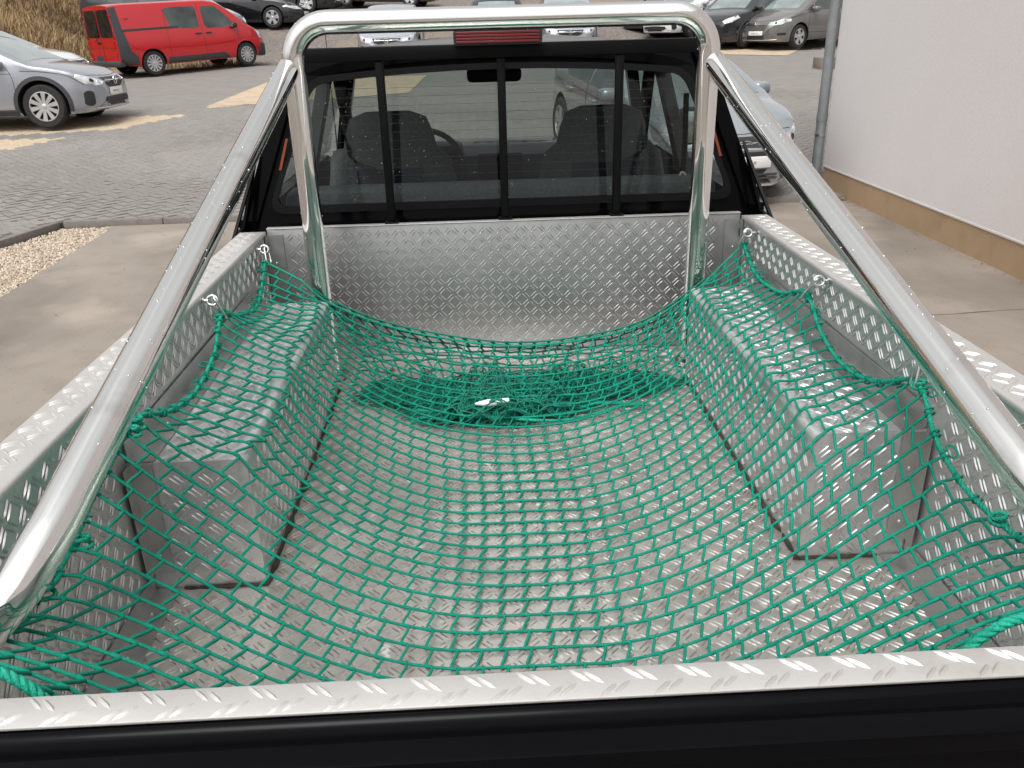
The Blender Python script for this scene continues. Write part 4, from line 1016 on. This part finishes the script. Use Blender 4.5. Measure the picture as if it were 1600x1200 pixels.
def seam(bvh, pts, ax, parent, w=.004, name='panel_gap'):
    d, f = AX[ax]; dv = Vector(d); P = smooth_path([(p[0], p[1], 0) for p in pts], 8); out = []
    for p in P:
        h = bvh.ray_cast(Vector(f(p[0], p[1])), -dv)
        if h[0] is not None: out.append(h[0]+dv*.0005)
    if len(out) > 2: MB().tube(out, w, 4).build(name, M['well'], parent, smooth=180, local=True, fixn=False)
def car(kind, paint, loc, heading, label, cat='car', group='cars parked in the sales lot', emblem=None, spokes=5, scale=1.0):
    sp = dict(KINDS[kind]); sp['paint'] = M[paint]; h = math.radians(heading)
    fx, fy = math.cos(h), math.sin(h); wbase = sp['xf']-sp['xr']
    zf, zr = g(loc[1]+fy*sp['xf']), g(loc[1]+fy*sp['xr']); pit = math.atan2(zf-zr, wbase); z = zr-sp['xr']*(zf-zr)/wbase
    rot = Matrix.Rotation(h, 4, 'Z') @ Matrix.Rotation(-pit, 4, 'Y') @ Matrix.Scale(scale, 4)
    t = thing(sp['name'], (loc[0], loc[1], z+loc[2] if len(loc) > 2 else z), label, cat, group, rot)
    me0, bvh = body_mesh(sp); me = cut_arches(me0, sp)
    bo = bpy.data.objects.new('body', me); col.objects.link(bo); bo.parent = t
    W2, R = sp['W']/2, sp['R']
    for x in (sp['xf'], sp['xr']):
        for s in (-1, 1):
            wheel(t, x, s*(W2-.125), R, s, spokes, sp.get('rim'))
            if sp.get('cladding'):
                arcp = [(x+(R+.055)*math.cos(a), R+.01+(R+.055)*math.sin(a)) for a in np.linspace(-.25, math.pi+.25, 22)]+[(x+(R+.115)*math.cos(a), R+.01+(R+.115)*math.sin(a)) for a in np.linspace(math.pi+.22, -.22, 22)]
                decal(bvh, arcp, 'y+' if s > 0 else 'y-', .006, M[sp['cladding']], 'wheel_arch', t, 0, .02)
    sd = {1: 'y+', -1: 'y-'}
    for s in (-1, 1):
        for nm, o, mm in sp['side']:
            decal(bvh, o, sd[s], .012 if 'trim' in nm or 'corner' in nm else .005, mm, nm, t, 4 if 'corner' in nm else 3, .02)
        for o in sp.get('side_seams', []): seam(bvh, o, sd[s], t)
        for (x, z_) in sp.get('handles', []):
            p = bvh.ray_cast(Vector((x, s*9, z_)), Vector((0, -s, 0)))[0]
            if p is not None: MB().box(x-.10, x+.10, *sorted((p.y-s*.01, p.y+s*.03)), z_-.017, z_+.017, .010).build('door_handle', sp.get('handle_mat') or M[paint], t, smooth=50, local=True)
        mx, mz = sp['mirror']; mb = MB().box(mx-.09, mx+.09, *sorted((s*(W2-.07), s*(W2+.14))), mz-.075, mz+.075, .055, seg=3)
        mi = mb.build('door_mirror', sp.get('mirror_mat') or M[paint], t, smooth=60, local=True)
        MB().box(mx-.094, mx-.088, *sorted((s*(W2-.03), s*(W2+.12))), mz-.05, mz+.05, .002).build('mirror_glass', M['badge'], mi, local=True)
    if kind in ('hatch', 'low', 'mpv'):
        for s in (-1, 1):
            for y, z in ((.52, .655), (.62, .685)): decal(bvh, rrect(.055, .055, .026, 4, s*y, z+(.05 if kind == 'mpv' else 0)), 'x+', .009, M['black_plastic'] if y > .6 else M['badge'], 'lamp_bulb', t, 1, .01)
    for nm, o, mm, ax in sp['front']:
        decal(bvh, o, ax, .005, mm, nm, t, 2, .02)
    for pts, ax in sp.get('seams', []): seam(bvh, pts, ax, t)
    for nm, (y0, y1, z0, z1), mm in sp.get('bars', []):
        pa = []
        for y in np.linspace(y0, y1, 9):
            zz = z0+(z1-z0)*abs(2*(y-y0)/(y1-y0)-1)
            q = bvh.ray_cast(Vector((9, y, zz)), Vector((-1, 0, 0)))[0]
            if q is not None: pa.append(q+Vector((.010, 0, 0)))
        if len(pa) > 2: MB().tube(pa, .010, 6).build(nm, mm, t, smooth=60, local=True)
    # number plate, front
    pz = sp['plate_z']; q = bvh.ray_cast(Vector((9, 0, pz)), Vector((-1, 0, 0)))[0]
    if q is not None:
        pl_ = MB().box(q.x+.004, q.x+.018, -.26, .26, pz-.057, pz+.057, .004).build('number_plate', M['plate'], t, local=True)
        pp = MB()
        for y0, y1 in ((-.15, -.09), (-.08, -.06), (-.05, .0), (.03, .05), (.06, .09)): pp.box(q.x+.0185, q.x+.0195, y0, y1, pz-.018, pz+.012)
        pp.build('plate_print', M['print_grey'], pl_, local=True, kind='stuff')
    ez = sp['emblem_z']; q = bvh.ray_cast(Vector((9, 0, ez)), Vector((-1, 0, 0)))[0]
    if q is not None and emblem:
        ex = q.x+.022; r_ = .062
        em = MB().tube([(ex, r_*math.cos(a), ez+r_*math.sin(a)) for a in np.linspace(0, 6.283, 25)[:-1]], .0085, 6, closed=True)
        if emblem == 'bolt': 
            em.tube([(ex+.003, -.085, ez+.006), (ex+.003, -.005, ez+.012), (ex+.003, .006, ez-.012), (ex+.003, .085, ez-.006)], .008, 6)
        elif emblem == 'letters':
            em.tube([(ex+.003, -.030, ez+.052), (ex+.003, 0, ez+.004), (ex+.003, .030, ez+.052)], .006, 6)
            em.tube([(ex+.003, -.054, ez+.022), (ex+.003, -.026, ez-.050), (ex+.003, 0, ez-.008), (ex+.003, .026, ez-.050), (ex+.003, .054, ez+.022)], .006, 6)
        elif emblem == 'oval':
            em = MB().tube([(ex, .075*math.cos(a), ez+.03*math.sin(a)) for a in np.linspace(0, 6.283, 25)[:-1]], .006, 6, closed=True)
        em.build('badge', M['badge'], t, smooth=60, local=True)
    if 'extra' in sp: sp['extra'](t, bvh, sp)
    return t

def mk_hatch():
    return dict(name='hatchback_car', L=4.06, W=1.76, H=1.43, belt=.93, R=.328, xf=1.20, xr=-1.34,
        top=[(-2.3, .80), (-2.03, .84), (-1.92, 1.06), (-1.60, 1.34), (-1.0, 1.42), (-.2, 1.43), (.28, 1.34), (.70, 1.13), (1.10, .945), (1.30, .925), (1.66, .85), (1.90, .74), (2.03, .64), (2.3, .55)],
        bot=[(-2.3, .34), (-1.9, .24), (-1.6, .18), (1.6, .18), (1.85, .20), (2.0, .24), (2.3, .28)],
        plan=[(-2.3, .68), (-2.03, .74), (-1.8, .83), (-1.2, .87), (.9, .875), (1.4, .865), (1.7, .80), (1.88, .70), (2.0, .56), (2.06, .44), (2.3, .3)], plate_z=.50, emblem_z=.665, mirror=(.62, .97), cladding='grey_plastic',
        side=[('side_window', [(.70, .975), (.60, 1.08), (.34, 1.23), (.02, 1.325), (-.28, 1.355), (-.30, .965)], M['carglass']), ('side_window', [(-.36, .965), (-.34, 1.352), (-.85, 1.335), (-1.18, 1.25), (-1.30, 1.06), (-1.15, .985)], M['carglass']), ('sill', [(-.95, .20), (.80, .20), (.80, .29), (-.95, .29)], M['grey_plastic'])],
        side_seams=[[(.80, .26), (.83, .55), (.81, .80), (.72, .95)], [(-.33, .26), (-.35, .6), (-.33, .96)], [(.81, .82), (.2, .84), (-.9, .88)], [(1.83, .63), (1.6, .78), (1.25, .84), (.95, .86)]],
        handles=[(-.12, .80), (-.98, .83)], seams=[([(1.84, -.62), (1.90, -.35), (1.935, 0), (1.90, .35), (1.84, .62)], 'z+')],
        front=[('windscreen', [(1.0, -.70), (1.0, .70), (.36, .60), (.36, -.60)], M['carglass_pale'], 'z+'),
               ('grille', [(-.40, .715), (.40, .715), (.34, .61), (.22, .560), (-.22, .560), (-.34, .61)], M['black_plastic'], 'x+'),
               ('lower_grille', [(-.44, .425), (.44, .425), (.58, .285), (-.58, .285)], M['black_plastic'], 'x+'),
               ('headlight', [(.42, .655), (.50, .70), (.735, .785), (.765, .74), (.72, .645), (.60, .605), (.50, .615)], M['lamp_glass'], 'x+'), ('headlight', [(-.42, .655), (-.50, .615), (-.60, .605), (-.72, .645), (-.765, .74), (-.735, .785), (-.50, .70)], M['lamp_glass'], 'x+'),
               ('air_intake', rrect(.10, .23, .05, 5, .69, .42), M['black_plastic'], 'x+'), ('air_intake', rrect(.10, .23, .05, 5, -.69, .42), M['black_plastic'], 'x+')],
        bars=[('grille_bar', (-.33, .33, .662, .680), M['badge']), ('bumper_lip', (-.62, .62, .262, .262), M['alloy']), ('grille_slat', (-.44, .44, .335, .335), M['grey_plastic']), ('grille_slat', (-.42, .42, .372, .372), M['grey_plastic'])])
def mk_mpv():
    return dict(name='people_carrier', L=4.34, W=1.81, H=1.58, belt=.98, R=.325, xf=1.28, xr=-1.40,
        top=[(-2.5, .90), (-2.17, .95), (-2.05, 1.30), (-1.8, 1.50), (-1.0, 1.57), (-.1, 1.58), (.30, 1.50), (.85, 1.24), (1.25, 1.02), (1.45, .99), (1.85, .87), (2.05, .76), (2.17, .64), (2.5, .55)],
        bot=[(-2.5, .34), (-2.0, .24), (-1.7, .19), (1.7, .19), (2.0, .21), (2.17, .26), (2.5, .3)],
        plan=[(-2.5, .74), (-2.17, .80), (-1.9, .87), (-1.2, .90), (1.0, .90), (1.5, .89), (1.85, .80), (2.05, .66), (2.17, .50), (2.5, .3)], plate_z=.47, emblem_z=.70, mirror=(.72, 1.04),
        side=[('quarter_window', [(1.02, 1.02), (.78, 1.14), (.70, 1.17), (.70, 1.01)], M['carglass']), ('side_window', [(.64, 1.01), (.62, 1.20), (.22, 1.40), (-.22, 1.485), (-.24, 1.0)], M['carglass']), ('side_window', [(-.31, 1.0), (-.30, 1.49), (-.95, 1.49), (-1.20, 1.45), (-1.22, 1.02)], M['carglass']), ('quarter_window', [(-1.28, 1.03), (-1.27, 1.44), (-1.62, 1.36), (-1.72, 1.10)], M['carglass'])],
        side_seams=[[(.92, .28), (.94, .6), (.86, 1.0)], [(-.28, .28), (-.28, 1.0)], [(.9, .42), (0, .40), (-.95, .42)], [(1.9, .66), (1.7, .83), (1.3, .90), (1.0, .93)]], handles=[(-.08, .86), (-1.02, .88)],
        seams=[([(1.93, -.64), (2.0, -.35), (2.05, 0), (2.0, .35), (1.93, .64)], 'z+')],
        front=[('windscreen', [(1.16, -.64), (1.16, .64), (.40, .58), (.40, -.58)], M['carglass_pale'], 'z+'),
               ('grille', [(-.40, .745), (.40, .745), (.40, .675), (-.40, .675)], M['black_plastic'], 'x+'), ('lower_grille', [(-.55, .42), (.55, .42), (.62, .30), (-.62, .30)], M['black_plastic'], 'x+'),
               ('headlight', [(.42, .68), (.42, .745), (.62, .79), (.83, .83), (.84, .76), (.72, .68)], M['lamp_glass'], 'x+'), ('headlight', [(-.42, .68), (-.72, .68), (-.84, .76), (-.83, .83), (-.62, .79), (-.42, .745)], M['lamp_glass'], 'x+'),
               ('fog_lamp', rr_(.74, .43, .14, .07), M['black_plastic'], 'x+'), ('fog_lamp', rr_(-.74, .43, .14, .07), M['black_plastic'], 'x+')],
        bars=[('grille_bar', (-.40, .40, .700, .700), M['badge']), ('grille_bar', (-.40, .40, .725, .725), M['badge']), ('bumper_lip', (-.66, .66, .275, .285), M['alloy'])])
def mk_suv():
    d = mk_mpv(); d.update(name='crossover_car', L=4.2, W=1.80, H=1.55, belt=.98, R=.335, cladding='grey_plastic', emblem_z=.83,
        top=[(-2.5, .95), (-2.10, 1.0), (-1.98, 1.26), (-1.65, 1.44), (-1.0, 1.54), (-.2, 1.55), (.2, 1.47), (.75, 1.20), (1.10, 1.03), (1.4, 1.01), (1.8, .93), (2.0, .82), (2.10, .68), (2.5, .55)],
        plan=[(-2.5, .74), (-2.10, .80), (-1.9, .87), (-1.2, .90), (1.0, .90), (1.5, .89), (1.8, .81), (2.0, .68), (2.10, .54), (2.5, .3)])
    d['front'] = [('windscreen', [(1.02, -.64), (1.02, .64), (.32, .58), (.32, -.58)], M['carglass_pale'], 'z+'), ('grille', [(-.42, .72), (.42, .72), (.55, .60), (.50, .50), (-.50, .50), (-.55, .60)], M['black_plastic'], 'x+'), ('lower_grille', [(-.5, .40), (.5, .40), (.6, .28), (-.6, .28)], M['black_plastic'], 'x+'),
        ('headlight', [(.48, .80), (.60, .87), (.80, .93), (.84, .86), (.74, .76), (.58, .74)], M['lamp_glass'], 'x+'), ('headlight', [(-.48, .80), (-.58, .74), (-.74, .76), (-.84, .86), (-.80, .93), (-.60, .87)], M['lamp_glass'], 'x+'), ('fog_lamp', rr_(.72, .46, .12, .12), M['black_plastic'], 'x+'), ('fog_lamp', rr_(-.72, .46, .12, .12), M['black_plastic'], 'x+')]
    d['bars'] = [('grille_slat', (-.46, .46, .57, .57), M['grey_plastic']), ('grille_slat', (-.44, .44, .64, .64), M['grey_plastic'])]
    d['side'] = [('side_window', [(.80, 1.02), (.62, 1.15), (.18, 1.37), (-.22, 1.45), (-.24, 1.0)], M['carglass']), ('side_window', [(-.31, 1.0), (-.30, 1.455), (-.95, 1.44), (-1.35, 1.34), (-1.52, 1.14), (-1.25, 1.02)], M['carglass']), ('sill', [(-1.0, .21), (.86, .21), (.86, .32), (-1.0, .32)], M['grey_plastic'])]
    return d
def mk_coupe():
    d = mk_hatch(); d.update(name='saloon_car', L=4.75, W=1.86, H=1.40, belt=.93, R=.345, xf=1.42, xr=-1.42, cladding=None, emblem_z=.62,
        top=[(-2.7, .85), (-2.37, .92), (-1.9, .98), (-1.5, 1.12), (-.8, 1.37), (-.2, 1.40), (.25, 1.33), (.85, 1.05), (1.15, .95), (1.5, .93), (2.0, .84), (2.25, .72), (2.37, .62), (2.7, .5)],
        bot=[(-2.7, .36), (-2.2, .24), (-1.9, .17), (1.9, .17), (2.2, .20), (2.37, .25), (2.7, .3)],
        plan=[(-2.7, .72), (-2.37, .80), (-2.0, .88), (-1.2, .92), (1.2, .92), (1.7, .90), (2.05, .82), (2.25, .66), (2.37, .48), (2.7, .3)], mirror=(.78, .99))
    d['side'] = [('side_window', [(.86, .98), (.55, 1.15), (.15, 1.28), (-.22, 1.33), (-.24, .97)], M['carglass']), ('side_window', [(-.30, .97), (-.28, 1.33), (-.75, 1.30), (-1.20, 1.15), (-1.35, 1.0)], M['carglass'])]
    d['front'] = [('windscreen', [(1.02, -.64), (1.02, .64), (.34, .56), (.34, -.56)], M['carglass_pale'], 'z+'), ('grille', [(-.36, .68), (.36, .68), (.42, .55), (.30, .36), (-.30, .36), (-.42, .55)], M['black_plastic'], 'x+'),
        ('headlight', [(.46, .63), (.50, .70), (.82, .76), (.86, .70), (.70, .62)], M['lamp_glass'], 'x+'), ('headlight', [(-.46, .63), (-.70, .62), (-.86, .70), (-.82, .76), (-.50, .70)], M['lamp_glass'], 'x+'), ('air_intake', [(.55, .46), (.76, .46), (.72, .30), (.50, .30)], M['black_plastic'], 'x+'), ('air_intake', [(-.55, .46), (-.50, .30), (-.72, .30), (-.76, .46)], M['black_plastic'], 'x+')]
    d['bars'] = [('grille_slat', (-.38, .38, .50, .50), M['grey_plastic'])]
    d['side_seams'] = [[(.95, .26), (.98, .6), (.86, .96)], [(-.27, .26), (-.27, .97)], [(.9, .80), (0, .82), (-1.2, .85)]]
    d['handles'] = [(-.08, .82), (-1.0, .84)]; d['seams'] = []
    return d
def mk_van():
    def extra(t, bvh, sp):
        for y in (-.86, .86): pass
        for z, x0, x1 in ((1.26, -2.30, -.55),):
            for s in (-1, 1):
                p = bvh.ray_cast(Vector((-1.4, s*9, z)), Vector((0, -s, 0)))[0]
                MB().box(x0, x1, *sorted((p.y-s*.02, p.y+s*.008)), z-.035, z+.025, .004).build('door_rail', M['grey_plastic'], t, local=True)
        for (y, z, w, h, m_, nm) in ((.40, 1.45, .72, .72, M['carglass_dark'], 'rear_window'), (-.40, 1.45, .72, .72, M['carglass_dark'], 'rear_window'), (.36, .52, .44, .17, M['grey_plastic'], 'plate_recess')):
            decal(bvh, rr_(y, z, w, h, .07), 'x-', .006, m_, nm, t, 2, .02)
        seam(bvh, [(0, .45), (0, 1.2), (0, 1.85)], 'x-', t, .008)
        for s in (-1, 1): seam(bvh, [(s*.78, .45), (s*.78, 1.2), (s*.74, 1.82)], 'x-', t, .008)
        seam(bvh, [(-.78, .80), (0, .82), (.78, .80)], 'x-', t, .005)
        for s in (-1, 1):
            decal(bvh, [(s*.80, 1.06), (s*.885, 1.06), (s*.885, 1.56), (s*.80, 1.56)] if s > 0 else [(s*.885, 1.06), (s*.80, 1.06), (s*.80, 1.56), (s*.885, 1.56)], 'x-', .01, M['red_lens'], 'tail_light', t, 1, .02)
            for z in (.68, 1.0, 1.66): MB().box(-2.515, -2.47, *sorted((s*.77, s*.85)), z-.03, z+.03, .01).build('door_hinge', M['p_red'], t, local=True)
        MB().box(-2.56, -2.36, -.90, .90, .30, .46, .05).build('rear_bumper', M['grey_plastic'], t, local=True)
        MB().box(-2.53, -2.50, .10, .26, .93, .99, .01).build('rear_handle', M['black_plastic'], t, local=True)
        wp = MB().tube([(-2.535, .30, .98), (-2.53, .12, 1.22), (-2.52, .10, 1.50)], .010, 6).build('rear_wiper', M['black_plastic'], t, local=True)
    return dict(name='delivery_van', L=5.0, W=1.95, H=1.95, belt=1.10, R=.335, xf=1.57, xr=-1.53, tumble=.13, extra=extra,
        top=[(-2.8, 1.88), (-2.5, 1.90), (-2.2, 1.94), (.45, 1.95), (.85, 1.88), (1.25, 1.62), (1.72, 1.22), (2.0, 1.10), (2.25, .95), (2.42, .80), (2.5, .66), (2.8, .6)],
        bot=[(-2.8, .42), (-2.45, .40), (-2.2, .30), (-1.9, .26), (2.0, .26), (2.3, .22), (2.8, .25)],
        plan=[(-2.8, .93), (-2.5, .935), (-2.3, .965), (-1.6, .975), (1.2, .975), (1.8, .95), (2.1, .88), (2.35, .74), (2.5, .56), (2.8, .4)], plate_z=.50, emblem_z=.76, mirror=(1.22, 1.20), mirror_mat=M['black_plastic'], handle_mat=M['black_plastic'],
        side=[('side_window', [(1.30, 1.17), (1.22, 1.32), (.98, 1.58), (.76, 1.76), (.34, 1.78), (.27, 1.70), (.28, 1.26), (.36, 1.17)], M['carglass']), ('side_window', [(.10, 1.25), (.12, 1.72), (.04, 1.79), (-.80, 1.79), (-.92, 1.72), (-.80, 1.24), (0, 1.19)], M['carglass']),
              ('side_protector', [(-1.08, .30), (.95, .30), (.95, .34), (.80, .46), (-1.08, .46)], M['grey_plastic']), ('corner_trim', [(-2.49, .34), (-1.98, .34), (-1.98, .56), (-2.16, .72), (-2.27, 1.35), (-2.29, 1.88), (-2.49, 1.86)], M['grey_plastic']), ('front_corner', [(2.05, .26), (2.42, .26), (2.44, .58), (2.22, .64), (2.05, .5)], M['grey_plastic'])],
        side_seams=[[(.20, .34), (.18, 1.0), (.18, 1.85)], [(-.96, .50), (-.94, 1.2), (-.92, 1.85)], [(1.22, .5), (1.35, .8), (1.36, 1.15)], [(-2.2, .98), (-1.9, .72), (-1.2, .72), (.3, .70), (1.2, .78)]], handles=[(.02, 1.04), (.36, 1.04)],
        front=[('windscreen', [(1.62, -.74), (1.62, .74), (.86, .68), (.86, -.68)], M['carglass_pale'], 'z+'), ('front_bumper', [(-.80, .60), (.80, .60), (.86, .30), (-.86, .30)], M['grey_plastic'], 'x+'), ('grille', [(-.40, .72), (.40, .72), (.40, .64), (-.40, .64)], M['black_plastic'], 'x+'),
               ('headlight', [(.48, .72), (.52, .86), (.74, 1.03), (.88, 1.02), (.84, .80), (.66, .70)], M['lamp_glass'], 'x+'), ('headlight', [(-.48, .72), (-.66, .70), (-.84, .80), (-.88, 1.02), (-.74, 1.03), (-.52, .86)], M['lamp_glass'], 'x+')])
KINDS = dict(hatch=mk_hatch(), mpv=mk_mpv(), suv=mk_suv(), coupe=mk_coupe(), van=mk_van())
KINDS['low'] = dict(KINDS['hatch'], H=1.35, L=4.3, top=[(x, z if z < .93 else .93+(z-.93)*.84) for x, z in KINDS['hatch']['top']], cladding=None, W=1.80,
    side=[(n, [(x, z if z < .93 else .93+(z-.93)*.84) for x, z in o], m) for n, o, m in KINDS['hatch']['side'] if n != 'sill'])
def place(fx_, fy_, heading, kind, side):
    """centre of a car from the spot where its front wheel on one side touches the ground"""
    sp = KINDS[kind]; h = math.radians(heading); yl = (sp['W']/2-.1)*side
    return (fx_-math.cos(h)*sp['xf']+math.sin(h)*yl, fy_-math.sin(h)*sp['xf']-math.cos(h)*yl)

car('hatch', 'p_silver', place(-6.88, 13.53, 1, 'hatch', -1), 1, 'silver blue hatchback with grey wheel arches parked on sand coloured paving at the left', emblem='bolt', spokes=10)
car('hatch', 'p_white', (-10.2, 18.05), 2, 'white car mostly hidden behind the silver blue hatchback', emblem=None)
vh = 46; sp_ = KINDS['van']; hh = math.radians(vh); yl = -(sp_['W']/2-.1)*.9
vx, vy = -8.47-math.cos(hh)*sp_['xr']*.9+math.sin(hh)*yl, 23.19-math.sin(hh)*sp_['xr']*.9-math.cos(hh)*yl
car('van', 'p_red', (vx, vy), vh, 'red panel van with black rear corner trim, seen from behind by the grass bank', 'van', None, spokes=12, scale=.9)
car('low', 'p_pale', (2.18, 9.95), 282, 'pale silver blue car facing the camera between truck cab and white building', emblem='oval')
car('mpv', 'p_taupe', place(9.49, 25.42, 211, 'mpv', 1), 211, 'taupe people carrier facing left beside the drainpipe', emblem='letters')
car('suv', 'p_black', (8.55, 27.6), 222, 'black crossover parked beside the taupe people carrier', emblem='oval')
car('hatch', 'p_white', (7.6, 29.75), 214, 'white car with its nose under the right bend of the roll bar', emblem='letters')
car('coupe', 'p_black', (7.5, 31.5, -.2), 212, 'black car nose showing low under the roll bar right of the brake light')
car('hatch', 'p_lgrey', (2.93, 28.2), 268, 'light grey car facing the camera, showing right of the brake light under the roll bar', emblem='letters')
car('hatch', 'p_lgrey', (-2.44, 26.3), 270, 'silver car facing the camera, showing left of the brake light under the roll bar', emblem='letters')
car('coupe', 'p_black', (.75, 28.6), 268, 'black car at the top edge of the lot above the middle of the roll bar')
car('coupe', 'p_black', (*place(-7.1, 31.84, -8, 'coupe', -1), -.16), -8, 'black saloon with five spoke silver wheels, parked up the slope past the red van')
car('mpv', 'p_dark', (-10.2, 30.0), -18, 'dark grey people carrier with chrome grille bars just behind the bonnet of the red van', emblem='letters', scale=1.2)
car('coupe', 'p_black', (-7.4, 34.3), -8, 'black car in the back row above the black saloon')
car('hatch', 'p_dark', (-3.4, 35.0), -10, 'dark grey car at the top edge above the left part of the roll bar')
